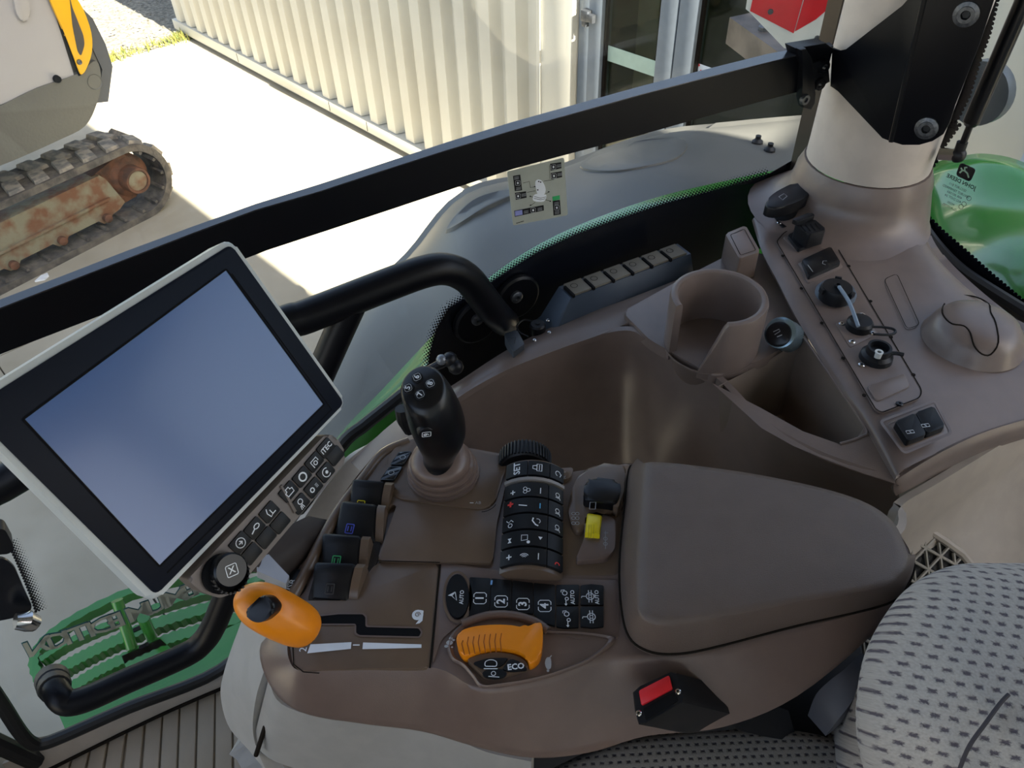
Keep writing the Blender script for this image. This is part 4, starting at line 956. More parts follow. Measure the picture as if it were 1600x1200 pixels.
# ------------------------------------------------------------------ curved side rail
RZ = .99
rail = thing('side_rail', tuple(V(800, 220, .9)), 'long flat black rail running across the side window', 'rail')
tpx = [(-120, 529), (0, 484), (100, 445), (200, 406), (300, 367), (400, 330), (500, 301), (600, 268), (700, 236), (800, 206), (900, 178), (1000, 150), (1100, 124), (1200, 99), (1302, 74)]
topx = [(-120, 512), (0, 471), (100, 433), (200, 394), (300, 357), (400, 321), (500, 290), (600, 257), (700, 224), (800, 193), (900, 165), (1000, 137), (1100, 111), (1200, 86), (1296, 68)]
botx = [(-120, 604), (0, 555), (100, 515), (200, 475), (300, 434), (400, 395), (500, 362), (600, 329), (700, 296), (800, 264), (900, 238), (1000, 213), (1100, 186), (1200, 160), (1302, 135)]
T = [Z(x, y, RZ) for x, y in tpx]; T2 = [Z(x, y, RZ) for x, y in topx]
B = []
for (x, y), p in zip(botx, T):      # straight down from the top edge at the height where the sight line meets it
    r = ray(x, y); hh = math.hypot(p.x, p.y); B.append(Vector((p.x, p.y, CAM_H + r.z / math.hypot(r.x, r.y) * hh)))
g = G(); rings = [[a, b, b - UP * .004, a + (b - a) * .3 - UP * .02, c + (b - a) * .3, c] for a, b, c in zip(T, T2, B)]
rings = [[a + UP * 0, b, b + (c - a), c] for a, b, c in zip(T, T2, B)]
g.loft(rings, steelb); rb = g.build('rail_bar', rail, sharp=30)
g = G(); g.loft([[a + UP * .0006, b + UP * .0006, b + UP * .002, a + UP * .002] for a, b in zip(T, T2)], mat('rail_top_sheen', '4b4c50', .22, .4)); g.build('top_sheen_strip', rb)  # lighter cap strip puts the glossy reflection of the rail top into colour
# clamp near the end
EXd = (T[-1] - T[-2]).normalized(); CFm = Fr(T[-1], EXd, UP); c_s = 1 if CFm.n.dot(CAMC - T[-1]) > 0 else -1
def cx2(x, y): return CFm.px(x, y)
g = G(); g.prism(CFm, [cx2(*q) for q in [(1242, 74), (1252, 72), (1262, 88), (1263, 132), (1268, 140), (1266, 158), (1260, 168), (1248, 165), (1244, 150), (1246, 128), (1248, 100)]], 0, c_s * .012, black, .003)
g.prism(CFm, [cx2(*q) for q in [(1262, 96), (1290, 92), (1293, 126), (1275, 136), (1262, 130)]], 0, c_s * .007, black, .003)
g.prism(CFm, [cx2(*q) for q in [(1240, 74), (1288, 66), (1302, 76), (1300, 82), (1245, 92)]], -c_s * .02, c_s * .004, steelb, .002); cl_ = g.build('rail_clamp', rail)
for x, y in ((1281, 102), (1275, 128)):
    g = G(); g.lathe(CFm, cx2(x, y), [(.011, c_s * .006), (.010, c_s * .012), (.006, c_s * .012), (.004, c_s * .016), (.001, c_s * .016)], blackS, 16); g.build('bolt', cl_)
g = G(); g.lathe(CFm, cx2(1249, 151), [(.009, c_s * .01), (.008, c_s * .016), (.004, c_s * .016), (.004, c_s * .012), (.001, c_s * .012)], zinc, 14); g.build('bolt', cl_)

# ------------------------------------------------------------------ bent grab handle inside the side window
gh = thing('grab_handle', tuple(V(600, 450, .86)), 'thick black bent tube handle in front of the side window', 'handle')
g = G(); hp_ = [V(x, y, .85) for x, y in [(-60, 775), (0, 757), (150, 663), (300, 578), (440, 507), (480, 494), (600, 447), (665, 424), (700, 421), (730, 435), (752, 462), (770, 485)]] + [V(782, 497, .87), V(788, 503, .895), V(790, 502, .925)]
g.tube(cr_(hp_, 5), .0235, steelb, 20); mt = g.build('upper_tube', gh, sharp=60)
g = G(); h2 = [V(548, 478, .85), V(518, 545, .85), V(440, 725, .85), V(352, 935, .85), V(335, 975, .85), V(318, 1002, .85), V(290, 1023, .85), V(200, 1063, .85), V(140, 1090, .85), V(108, 1098, .855), V(94, 1090, .865), V(86, 1076, .885), V(82, 1064, .91)]
g.tube(cr_(h2, 5), .021, steelb, 20); g.build('lower_tube', gh, sharp=60)
g = G(); a, b = V(86, 1077, .883), V(81, 1060, .925); dd_ = b - a; g.tube([a, a + dd_ * .25, a + dd_ * .3, a + dd_ * .45, a + dd_ * .5, a + dd_ * .9, b], [.0235, .0255, .0235, .0235, .0255, .0265, .022], rubs, 20); g.build('end_sleeve', gh)
for x, y, n_ in ((742, 500, 'flange'), (806, 462, 'flange')):
    g = G(); q = V(x, y, .925); FF_ = Fr(q, U, UP); fs_ = 1 if FF_.n.dot(-VV) > 0 else -1; g.lathe(FF_, (0, 0), [(.042, 0), (.042, fs_ * .008), (.038, fs_ * .011), (.0, fs_ * .011)], steelb, 28)
    if x < 800: pass
    fo__ = g.build(n_, gh); g = G(); bxy = (745, 498) if x < 800 else (806, 463); q2 = FF_.px(*bxy, fs_ * .011); g.lathe(FF_, q2, [(.011, fs_ * .011), (.011, fs_ * .016), (.008, fs_ * .018), (.004, fs_ * .018), (.004, fs_ * .014)], zinc, 14); g.build('bolt', fo__)

# ------------------------------------------------------------------ gas strut at the rear window
gs_ = thing('gas_strut', tuple(UU(1520, 180, 1.17)), 'black gas strut with chrome ball joint at the rear window', 'strut')
SU = 1.2
g = G(); a, b = UU(1640, -90, SU), UU(1518, 190, SU); g.tube([a, b], .0125, blackS, 16); g.tube([b - (a - b).normalized() * -.0, b + (b - a).normalized() * .006], [.0125, .009], blackS, 16); g.build('cylinder', gs_)
g = G(); g.tube([b, UU(1503, 228, SU)], .0055, chrome if False else blackS, 12); c2 = UU(1497, 242, SU); g.tube([UU(1504, 222, SU), c2], .0085, black, 12); g.sphere(c2, .0125, black, 14); g.build('rod_end', gs_)
g = G(); e = UU(1466, 240, SU - .015); g.tube([e, (e * .15 + c2 * .85)], .0105, chrome, 6); g.tube([e * .2 + c2 * .8, c2], .005, chrome, 10); g.build('hex_stud', gs_)
g = G(); kf = Fr(UU(1527, 147, 1.32), VV, UP); g.lathe(kf, (0, 0), [(.053, 0), (.053, .02), (.046, .03), (0, .03)], mat('lamp_back', '49535c', .4), 30); tagp(g.build('work_lamp'), 'round dark grey lamp back outside the rear window beside the strut', 'lamp')
# ------------------------------------------------------------------ armrest console
ac = thing('armrest_console', tuple(Z(750, 950, .0)), 'taupe control armrest with joystick, orange lever, buttons and padded rest', 'console')
CH = .70
CF = Fr(Z(700, 900, CH), (1, -.045, 0), (.045, 1, 0))
def F(h): return CF.up(h)
def c(x, y, h=0): return CF.px(x, y, h)
A = zz([(447, 985, .70), (450, 1030, .70), (474, 1050, .70), (560, 1046, .70), (680, 1046, .70), (752, 1078, .70), (860, 1062, .70), (935, 1030, .70), (985, 1030, .70), (1100, 1024, .70), (1230, 988, .70), (1370, 950, .70), (1422, 905, .70), (1412, 845, .70), (1340, 790, .70), (1200, 750, .70), (1000, 724, .70), (880, 738, .70), (760, 716, .70), (650, 692, .70), (590, 712, .70), (552, 752, .70), (520, 800, .70), (492, 850, .70), (462, 895, .70), (440, 935, .70)])
Bn = zz([(408, 1005, .665), (420, 1068, .665), (468, 1112, .655), (560, 1130, .645), (660, 1143, .635), (740, 1166, .625), (830, 1184, .62), (920, 1176, .62), (1010, 1150, .62), (1130, 1136, .622), (1245, 1088, .625), (1365, 990, .645)])
Bf = [Vector((p.x, p.y, .64)) + Vector((0, .004, 0)) for p in A[12:]]
Bf[0] = A[12] - UP * .04
B_ = Bn + Bf
Cn = [p + (Vector((.01, .03, -.07)) if k < 8 else Vector((.0, .045, -.05))) for k, p in enumerate(Bn)]; Cf = [Vector((p.x, p.y - .01, .57)) for p in Bf]
C_ = Cn + Cf
def rs_(L): return cr_(L, 5, True)
def blend(a, b, t, dz=0): return [p * (1 - t) + q * t + UP * dz for p, q in zip(a, b)]
g = G(); g.loft([rs_(blend(A, B_, -.10, -.006)), rs_(blend(A, B_, -.03, -.001)), rs_(blend(A, B_, .07, .0005)), rs_(blend(A, B_, .3, .002)), rs_(blend(A, B_, .65, .004)), rs_(blend(A, B_, .9, .001)), rs_(B_), rs_(blend(B_, C_, .25)), rs_(C_)], taupe, cap0=True, cap1=True)
body = g.build('console_body', ac, sharp=60)
def cb_(parent, name, fn, **k):
    g = G(); fn(g); return g.build(name, parent, **k)
def ln(g, pts, w=.0012, m=None, h=.0006): g.stroke(CF, [c(x, y) for x, y in pts], w, m or seam, h)
# top skin in two shells with their seams
g = G(); g.prism(CF, rp([c(*q) for q in [(590, 880), (770, 884), (777, 820), (800, 722), (652, 692), (600, 715), (560, 760), (575, 800), (600, 800), (622, 790), (612, 820)]], .006), -.01, .006, taupeS, .004, 3); g.build('upper_shell', ac)
g = G(); g.prism(CF, rp([c(*q) for q in [(540, 940), (590, 880), (686, 882), (671, 1046), (570, 1046), (470, 1050), (458, 1040), (450, 985), (470, 940)]], .006), -.01, .0022, taupeS, .002, 2); gp_ = g.build('gear_panel', ac)
g = G(); g.prism(CF, rp([c(*q) for q in [(689, 880), (868, 905), (966, 908), (968, 1000), (900, 1000), (850, 985), (790, 965), (720, 975), (690, 1000), (676, 1040)]], .006), -.01, .0022, taupe, .002, 2); bp2 = g.build('button_panel', ac)
g = G(); g.prism(CF, rp([c(*q) for q in [(870, 742), (985, 724), (968, 900), (862, 900)]], .008), -.01, .001, taupeS, .001)
g.build('inner_shell', ac)
g = G(); ln(g, [(688, 884), (672, 1046)], .002, h=.0028); g.build('seam', ac); g = G(); ln(g, [(590, 881), (688, 884)], .0012, h=.0065); g.build('seam', ac); g = G(); ln(g, [(458, 1000), (460, 1040), (475, 1052), (500, 1054)], .0012, h=.003); g.build('seam', ac)
# gear slot: flat black inlay painted in for the hole's darkness, with a rim
g = G(); sp = [(484, 966), (530, 961), (568, 961), (573, 966), (573, 981), (655, 983), (660, 990), (656, 998), (562, 996), (556, 992), (556, 978), (500, 978), (486, 980)]
S0 = [c(*q) for q in sp]; g.prism(CF, rp(S0, .002), .002, .0027, blackM); g.stroke(CF, rp(S0, .002), .0018, taupe, .0032, closed=True); g.build('gear_slot_inlay', gp_)
g = G(); g.flat(CF, [c(*q) for q in [(486, 1009), (550, 1005.5), (549, 1016), (481, 1023)]], white, .003); g.flat(CF, [c(*q) for q in [(568, 1006), (659, 1009), (659, 1014.5), (567, 1016.5)]], white, .003)
g.text(CF, '2', *c(475, 1017), .011, math.pi / 2, white, .003); g.text(CF, '1', *c(558, 1010), .010, math.pi / 2, white, .003, bold=.02)
sx, sy = c(653, 963); g.flat(CF, circ((sx, sy), .0062, n=16), white, .003); g.stroke(CF, [(sx + .0032 * math.cos(t) * (1 - t / 12), sy + .0032 * math.sin(t) * (1 - t / 12)) for t in [k * .5 for k in range(18)]], .0008, taupeS, .0036); g.flat(CF, [(sx + .002, sy + .006), (sx + .006, sy + .005), (sx + .006, sy - .007), (sx + .003, sy - .010), (sx - .001, sy - .011), (sx + .002, sy - .006)], white, .0031)
hx_, hy_ = c(478, 1001)
for a, b, r in ((0, 0, .004), (-.005, -.004, .0025), (.004, .004, .003), (-.008, .001, .0015), (-.002, -.006, .0015)): g.flat(CF, circ((hx_ + a, hy_ + b), r, r * .7, n=10, rot=.7), white, .003)
g.build('speed_print', gp_)

# orange selector lever
g = G(); pts = [Z(378, 928, .80), Z(386, 934, .80), Z(402, 943, .797), Z(425, 955, .79), (Z(450, 968, .775)), Z(468, 977, .762), Z(478, 983, .752), Z(483, 986, .748)]
rad = [.008, .0165, .0215, .0232, .0228, .0215, .018, .011]
P = cr_(pts, 4); R2 = [r.x for r in cr_([(q, 0, 0) for q in rad], 4)]
g.tube(P, R2, orange, 26); lv = g.build('selector_knob', ac, sharp=80)
g = G(); n_ = (CAMC - Z(415, 950, .81)).normalized(); LF = Fr(Z(410, 951, .812), cr, cu); LF = Fr(Z(410, 951, .8145), Vector((1, -.4, -.1)), Vector((.3, .8, .6)))
if LF.n.dot(CAMC - LF.o) < 0: LF = Fr(LF.o, -LF.ex, LF.ey)
g.prism(LF, rp([LF.px(x, y) for x, y in [(383, 957), (412, 929), (422, 932), (432, 945), (431, 956), (420, 968), (408, 973), (396, 970)]], .006), -.012, .004, blackS, .003, 3)
g.build('release_button', lv, sharp=60)
g = G(); g.tube([Z(480, 984, .75), Z(487, 975, .70), Z(488, 972, .68)], .006, black, 12); g.build('lever_stem', ac)

# buttons 1-4, auto oval, four hydraulic switches
F2 = F(.0022)
def pb(name, poly, parent, h=.003, r=.001, art=None, m=None, bev=.0008):
    g = G(); g.prism(F2, rp([F2.px(x, y) for x, y in poly], r), 0, h, m or btn, bev)
    if art: art(g, F2.up(h))
    return g.build(name, parent)
def at(fr, x, y): return fr.px(x, y)
def digit(t, x, y):
    def f(g, fr):
        a, b = at(fr, x, y); s = .0068
        g.stroke(fr, [(a + s * p, b + s * q) for p, q in ((-1, -.7), (-.7, -1), (.7, -1), (1, -.7), (1, .7), (.7, 1), (-.7, 1), (-1, .7))], .0009, white, .0004, closed=True)
        for p in (-1, 1): g.flat(fr, [(a + s * p - .0008, b - .0012), (a + s * p + .0008, b - .0012), (a + s * p + .0008, b + .0012), (a + s * p - .0008, b + .0012)], btn, .0006)
        g.text(fr, t, a, b, .0125, math.pi / 2, white, .0006, bold=.03)
    return f
pb('preset_button', [(734, 904), (767, 906), (765, 958), (748, 960), (733, 966)], bp2, art=digit('1', 750, 935))
pb('preset_button', [(768, 906), (800, 909), (799, 958), (766, 958)], bp2, art=digit('2', 783, 940))
pb('preset_button', [(801, 909), (833, 913), (833, 961), (800, 958)], bp2, art=digit('3', 817, 944))
pb('preset_button', [(834, 913), (867, 916), (867, 980), (850, 975), (834, 962)], bp2, art=digit('4', 851, 947))
def impl(t, x, y, kind):
    def f(g, fr):
        a, b = at(fr, x, y); w = .0009
        if kind == 'tr':
            g.stroke(fr, circ((a - .001, b + .004), .0026, n=12), w, white, closed=True); g.stroke(fr, circ((a + .001, b - .003), .0018, n=10), w, white, closed=True)
            g.stroke(fr, [(a - .005, b + .005), (a - .005, b + .0075), (a - .001, b + .0078)], w, white); g.flat(fr, [(a - .002, b - .009), (a + .0016, b - .009), (a, b - .0115)], white); g.stroke(fr, [(a, b - .005), (a, b - .009)], w, white)
        elif kind == 'pt':
            g.stroke(fr, circ((a, b), .0042, n=14), w, white, closed=True); g.stroke(fr, circ((a, b), .0018, n=10), w, white, closed=True)
            for d in (-.0015, .0015): g.stroke(fr, [(a + d, b - .0075), (a + d, b + .0075)], w, white)
            g.stroke(fr, [(a - .004, b), (a - .009, b), (a - .0095, b - .002)], w, white)
        elif kind == 'aut':
            g.flat(fr, [(a - .008, b + .001), (a - .0, b + .006), (a - .003, b)], white); g.stroke(fr, [(a - .003, b + .001), (a, b + .005), (a + .002, b - .005), (a - .003, b)], w, white)
        if t: g.text(fr, t, a + .0075, b - .001, .0062, math.pi / 2, white, .0004, bold=.02)
    return f
pb('auto_button', [(715 + 18 * math.cos(t), 934 + 34 * math.sin(t)) for t in [k * math.pi / 14 for k in range(28)]], bp2, h=.004, r=.0001, art=impl('AUTO', 711, 932, 'aut'))
g = G(); g.stroke(F2, [F2.px(715 + 21 * math.cos(t), 935 + 39 * math.sin(t)) for t in [k * math.pi / 18 for k in range(36)]], .003, taupeS, .003, closed=True); g.build('oval_rim', bp2)
pb('axle_button', [(869, 916), (905, 916), (904, 947), (869, 947)], bp2, art=impl('AUTO', 884, 932, 'tr'))
pb('axle_button', [(869, 950), (904, 950), (904, 982), (880, 983), (869, 981)], bp2, art=impl('', 887, 965, 'tr'))
pb('lock_button', [(907, 917), (924, 915), (943, 917), (943, 947), (907, 947)], bp2, art=impl('AUTO', 922, 932, 'pt'))
pb('lock_button', [(907, 950), (943, 950), (943, 981), (925, 983), (907, 981)], bp2, art=impl('', 924, 964, 'pt'))
g = G(); F25 = F2.up(.003); 
g.flat(F25, [F25.px(*q) for q in [(767, 907), (770, 907), (769, 914), (766, 914)]], mat('led_blue', '7fb2e8', .3), .0005); g.build('indicator_light', bp2)

# throttle dial in its bowl
td = thing_part = None
g = G(); bowl = [(700, 1004), (722, 978), (760, 965), (800, 964), (836, 974), (856, 988), (900, 990), (945, 995), (962, 1002), (930, 1030), (880, 1052), (830, 1066), (780, 1074), (752, 1076), (738, 1060), (722, 1042), (704, 1030)]
rim = [CF.p(*c(x, y), .001) for x, y in bowl]; cen = sum(rim, Vector()) / len(rim)
R0 = cr_(rim, 4, True); g.loft([[p - UP * .006 for p in R0], [p + UP * .003 for p in R0], [cen + (p - cen) * .965 + UP * .0045 for p in R0], [cen + (p - cen) * .92 + UP * .002 for p in R0]], taupe, cap0=False, cap1=False)
g.tube(cr_([CF.p(*c(x, y), .004) for x, y in bowl[1:6]], 4), .0045, taupe, 10); g.build('dial_bowl', ac, sharp=60)
g = G(); outl = [(717, 1002), (728, 995), (748, 990), (775, 988), (800, 989), (818, 992), (829, 989), (840, 984), (846, 985), (848, 996), (848, 1012), (845, 1032), (838, 1043), (828, 1048), (824, 1040), (815, 1032), (800, 1027), (775, 1024), (750, 1029), (729, 1036), (719, 1026), (715, 1012)]
g.prism(CF, cr2([c(*q) for q in outl], 3), -.004, .016, orange, .006, 4)
F16 = F(.0155)
for k in range(8):
    x = 722 + k * 8.6; g.stroke(F16, [F16.px(x + 1.5, 996 - k * .6 - (2 if k > 2 else 0) + (5 if k == 0 else 0)), F16.px(x - .5, 1006 - k * .6), F16.px(x + 4 - k * .4, 1024 - k * .7)], .0009, mat('orange_groove', '9c4f06', .7), .0008)
g.build('throttle_ring', ac, sharp=60)
g = G(); din = [(730, 1037), (750, 1030), (775, 1026), (799, 1029), (813, 1034), (823, 1042), (826, 1050), (800, 1058), (775, 1065), (757, 1063)]
g.prism(CF, rp([c(*q) for q in din], .003), -.004, .010, taupeS, .002); dp_ = g.build('dial_plate', ac)
F10 = F(.010)
def db(poly, art, r=.003):
    g = G(); g.prism(F10, rp([F10.px(*q) for q in poly], r), 0, .002, btn, .0006); art(g, F10.up(.002)); g.build('dial_button', dp_)
def a1_(g, fr):
    a, b = fr.px(767, 1037); g.stroke(fr, rp([(a - .006, b - .003), (a + .006, b - .003), (a + .006, b + .002), (a + .002, b + .004), (a - .002, b + .004), (a - .006, b + .002)], .002), .0009, white, .0004, closed=True); g.stroke(fr, [(a - .007, b - .0055), (a + .007, b - .0055)], .0009, white)
def a2_(g, fr): g.text(fr, 'ECO', *fr.px(806, 1042), .0085, .12, white, bold=.03)
def a3_(g, fr):
    a, b = fr.px(771, 1054); g.stroke(fr, circ((a, b + .001), .0022, n=10), .0007, white, .0004, closed=True); g.stroke(fr, [(a - .005, b - .002), (a + .006, b - .0028)], .0008, white)
db([(738, 1037), (762, 1030), (795, 1029), (784, 1042), (772, 1044), (753, 1046)], a1_); db([(797, 1030), (812, 1035), (824, 1046), (822, 1049), (800, 1051), (784, 1047), (790, 1040)], a2_)
db([(773 + 19 * math.cos(t), 1054 + 8 * math.sin(t)) for t in [k * math.pi / 12 for k in range(24)]], a3_, .0001)
g = G(); a, b = c(703, 1008)
for x, y, r in ((0, 0, .0036), (.001, .005, .002), (-.003, -.004, .0022), (.003, -.005, .0012), (.004, .003, .0015)): g.flat(CF, circ((a + x, b + y), r, r * .75, n=10), greyprint, .0052)
a, b = c(856, 1040); g.flat(CF, cr2([(a - .003, b), (a - .001, b + .006), (a + .003, b + .005), (a + .003, b - .005), (a - .001, b - .006)], 3), greyprint, .0052)
g.flat(CF, circ((a, b - .008), .0014, n=8), greyprint, .0052)
g.stroke(CF, [(a + .002, b + .006), (a + .004, b + .0085)], .001, greyprint, .0052); g.build('dial_print', ac)

# curved black keypad column
kp0, kp1 = Z(832, 750, .722), Z(826, 894, .712)
KB = (kp1 - kp0); KL = KB.length; kd = KB.normalized(); kn = UP; ks = kd.cross(kn).normalized()
if ks.x < 0: ks = -ks
RK = .05
def kpt(a, t, dr=0):    # a along (0..KL), t angle across
    o = kp0 + kd * a + kn * (.012 - RK)
    return o + ks * (RK + dr) * math.sin(t) + kn * (RK + dr) * math.cos(t)
def kst(g, pts, w, m, dr=.0035):
    P = [kpt(a, t, dr) for a, t in pts]; g.tube(P, w / 2, m, 5)
def kpatch(g, a0, a1, t0, t1, dr0, dr1, m, n=8):
    out = []
    for k in range(n + 1):
        t = t0 + (t1 - t0) * k / n; out.append([kpt(a0, t, dr0), kpt(a0 + .0008, t, dr1), kpt(a1 - .0008, t, dr1), kpt(a1, t, dr0)])
    g.loft(out, m)
g = G(); kpatch(g, -.022, KL + .004, -.72, .86, -.03, -.0006, taupeS, 12); kpb = g.build('keypad_housing', ac)
def ktext(g, t, a, ang, size, m, dr=.0032, bold=.02):
    o = kpt(a, ang, dr); n = (ks * math.sin(ang) + kn * math.cos(ang)); fr = Fr(o, ks * math.cos(ang) - kn * math.sin(ang), -kd)
    if fr.n.dot(n) < 0: fr = Fr(o, fr.ex, -fr.ey)
    g.text(fr, t, 0, 0, size, math.pi / 2 * 1.0, m, 0, bold=bold)
    return fr
def kfr(a, ang, dr=.0032):
    o = kpt(a, ang, dr); return Fr(o, ks * math.cos(ang) - kn * math.sin(ang), -kd)
rowsA = [0.0, .026, .030]
kh = KL
def key(a0, a1, t0, t1, art=None):
    g = G(); kpatch(g, a0, a1, t0, t1, -.001, .0028, btn)
    if art: art(g)
    g.build('key', kpb)
key(-.018, .004, -.66, -.12, lambda g: ktext(g, 'SET', -.007, -.36, .0115, white))
def lockart(g):
    f = kfr(-.007, .12); g.stroke(f, [(-.001, -.005), (-.001, .005), (.005, .005), (.005, -.005)], .001, white, 0, closed=True); g.stroke(f, [(-.001, -.003), (-.006, -.002), (-.006, .002), (-.001, .003)], .001, white, 0); g.stroke(f, [(.002, -.004), (.002, .004)], .0008, white, 0)
key(-.018, .004, -.1, .4, lockart)
def ringart(g):
    f = kfr(-.006, .62); g.stroke(f, circ((0, 0), .0035, n=10, a0=0, a1=4.5), .0009, white, 0); g.stroke(f, [(.003, -.004), (.005, .001)], .0009, white, 0)
key(-.018, .004, .42, .8, ringart)
g = G(); kpatch(g, .006, .0115, -.68, .82, -.001, .0034, mat('keypad_bar', '8b8580', .35)); g.build('divider', kpb)
nk = 5; kh = (KL - .014) / nk
def art_row(i):
    a = .014 + (i + .5) * kh
    def f(g):
        if i == 0:
            ktext(g, '+', a + .002, -.42, .012, white); q = kfr(a + .001, -.12)
            for t in range(3): g.stroke(q, circ((.0026 * math.cos(t * 2.1), .0026 * math.sin(t * 2.1)), .0022, n=9), .0007, white, 0, closed=True)
            q = kfr(a + .001, .2); g.stroke(q, [(0, -.004), (0, .004)], .001, white, 0)
        if i == 1:
            ktext(g, '+', a - .004, -.46, .013, redp, bold=.05); q = kfr(a, -.18); g.stroke(q, [(-.003, -.004), (.003, .004)] if False else [(-.005, .001), (.005, -.001)], .0012, white, 0); q = kfr(a, .2); g.stroke(q, [(0, -.0035), (0, .0035)], .0012, mat('print_cyan', '5bb7e8', .5), 0)
        if i == 2:
            q = kfr(a, -.45); g.stroke(q, [(-.005, .004), (-.002, .001), (.001, .004), (.004, .001)], .0009, white, 0); g.stroke(q, circ((0, -.003), .0026, n=9), .0009, white, 0, closed=True); q = kfr(a, .12); g.stroke(q, [(-.003, .005), (-.004, .001), (0, -.004), (.003, -.005)], .0016, white, 0); g.stroke(q, circ((.002, .001), .003, n=9, a0=-1, a1=2), .0007, white, 0)
        if i == 3:
            q = kfr(a, -.45); g.flat(q, [(-.002, .002), (.003, .002), (.0005, -.002)], white, 0); g.flat(q, [(-.002, -.004), (.003, -.004), (.0005, -.0)], white, 0); q = kfr(a, -.1); g.stroke(q, [(-.004, -.003), (-.004, .004), (.003, .004), (.003, -.002)], .0009, white, 0, closed=True); g.flat(q, circ((.004, -.005), .002, n=8), white, 0); q = kfr(a, .22); g.flat(q, [(-.002, .003), (.003, .003), (.0005, -.001)], white, 0)
        if i == 4:
            ktext(g, '+', a, -.42, .013, white); q = kfr(a, -.1)
            for r in (.002, .0038, .0056): g.stroke(q, circ((0, -.003), r, n=8, a0=.6, a1=2.5), .0008, white, 0)
            q = kfr(a, .2); g.stroke(q, [(0, -.004), (0, .004)], .001, white, 0)
    return f
for i in range(nk): key(.0135 + i * kh, .0135 + (i + 1) * kh - .0012, -.66, .38, art_row(i))
def art_side(i):
    a = .014 + (i + .5) * kh
    def f(g):
        q = kfr(a, .62)
        if i == 4: g.stroke(q, circ((.001, -.004), .0028, n=9, a0=0, a1=3.4), .0014, redp, 0)
        elif i == 3: pass
        else: g.stroke(q, circ((0, 0), .0028, n=9), .0008, white, 0, closed=True); g.stroke(q, [(.002, -.002), (.004, -.006)], .0009, white, 0); g.stroke(q, [(-.003, -.004), (.002, -.004)], .0009, white, 0)
    return f
for i in range(nk): key(.0135 + i * kh, .0135 + (i + 1) * kh - .0012, .4, .8, art_side(i))
# knurled thumb wheel at the head of the keypad
WC = Z(820, 724, .700); WFm = Fr(WC, Vector((1, -.05, 0)), UP); wsg = 1 if WFm.n.dot(CAMC - WC) > 0 else -1
g = G(); n = 80; prof = []
g.lathe(WFm, (0, 0), [(.030, wsg * .012), (.0325, wsg * .010), (.0325, -wsg * .010), (.030, -wsg * .012)], black, 48); tw_ = g.build('thumb_wheel', ac)
for k in range(22):
    t = math.pi * (.02 + .96 * k / 21); f = Fr(WFm.p(.0325 * math.cos(t), .0325 * math.sin(t)), Vector(WFm.ex) * -math.sin(t) + UP * math.cos(t), WFm.n); s_ = 1 if f.n.dot(WFm.p(.05 * math.cos(t), .05 * math.sin(t)) - f.o) > 0 else -1
    g = G(); g.box(f, -.0014, .0014, -.0105, .0105, -s_ * .001, s_ * .002, black, .0006); g.build('rib', tw_)
g = G(); g.prism(CF, rp([c(*q) for q in [(862, 737), (896, 735), (893, 748), (884, 755), (866, 752)]], .004), 0, .006, taupeS, .001); q = F(.006); g.stroke(q, [q.px(870, 738), q.px(884, 738)], .0008, greyprint); g.stroke(q, [q.px(871, 749), q.px(884, 744), q.px(880, 749)], .0008, greyprint); g.stroke(q, [q.px(872, 743), q.px(884, 748)], .0008, greyprint); g.build('marked_key', ac)

# joystick with bellows
js = G(); bc = Z(694, 742, .704)
topc = Z(686, 712, .772)
bell = [(.0, .044), (.006, .0455), (.012, .045), (.0145, .036), (.0165, .036), (.019, .0435), (.025, .0435), (.028, .042), (.0305, .033), (.0325, .033), (.035, .0405), (.042, .040), (.045, .038), (.047, .030), (.049, .030), (.051, .0365), (.058, .035), (.063, .030), (.068, .022)]
rings = []
for h_, r in bell:
    t = h_ / .068; q = bc.lerp(topc, t); rings.append([Vector((q.x + r * math.cos(a), q.y + r * math.sin(a) * .98, bc.z + h_ + .004 * math.sin(a) * t)) for a in [2 * math.pi * k / 40 for k in range(40)]])
js.loft(rings, taupe)
g = G(); g.prism(CF, rp([c(*q) for q in [(640, 690), (797, 718), (774, 792), (757, 802), (700, 796), (620, 785), (600, 760), (612, 712)]], .01), 0, .0085, taupeS, .002); g.stroke(F(.0085), rp([F(.0085).px(*q) for q in [(700, 795), (757, 801), (774, 792), (796, 720)]], .01)[6:-6], .001, seam); q = F(.0088)
g.stroke(q, [q.px(734, 786), q.px(740, 786)], .0012, white); g.text(q, 'AB', *q.px(747, 786), .006, 0, greyprint); jb = g.build('joystick_base', ac)
js.build('bellows', ac, sharp=45)
cen_ = [Z(684, 726, .762), Z(686, 712, .775), Z(688, 698, .79), Z(688, 680, .812), Z(683, 660, .838), Z(676, 640, .864), Z(667, 618, .888), Z(661, 607, .898)]
rad_ = [.019, .0185, .023, .0285, .0305, .0295, .0262, .0238]
axis = (cen_[-1] - cen_[0]).normalized(); jx = Vector((1, 0, 0)); jx = (jx - axis * jx.dot(axis)).normalized(); jy = axis.cross(jx)
capn = (Vector((-.10, -.35, .93))).normalized(); 
def jring(p, r, tilt=0, ry=1.0):
    nn = (axis * (1 - tilt) + capn * tilt).normalized(); x = (jx - nn * jx.dot(nn)).normalized(); y = nn.cross(x)
    return [p + x * r * math.cos(a) + y * r * ry * math.sin(a) for a in [2 * math.pi * k / 36 for k in range(36)]]
g = G(); CC = cr_(cen_, 3); RRr = [q.x for q in cr_([(r, 0, 0) for r in rad_], 3)]; N_ = len(CC)
rings = [jring(p, r, max(0, (i / (N_ - 1) - .6) / .4), 1.12) for i, (p, r) in enumerate(zip(CC, RRr))]
topr = jring(cen_[-1] + capn * .003, .0205, 1, 1.15); rings.append(topr); g.loft(rings, blackS, True, True); grip = g.build('joystick_grip', ac, sharp=50)
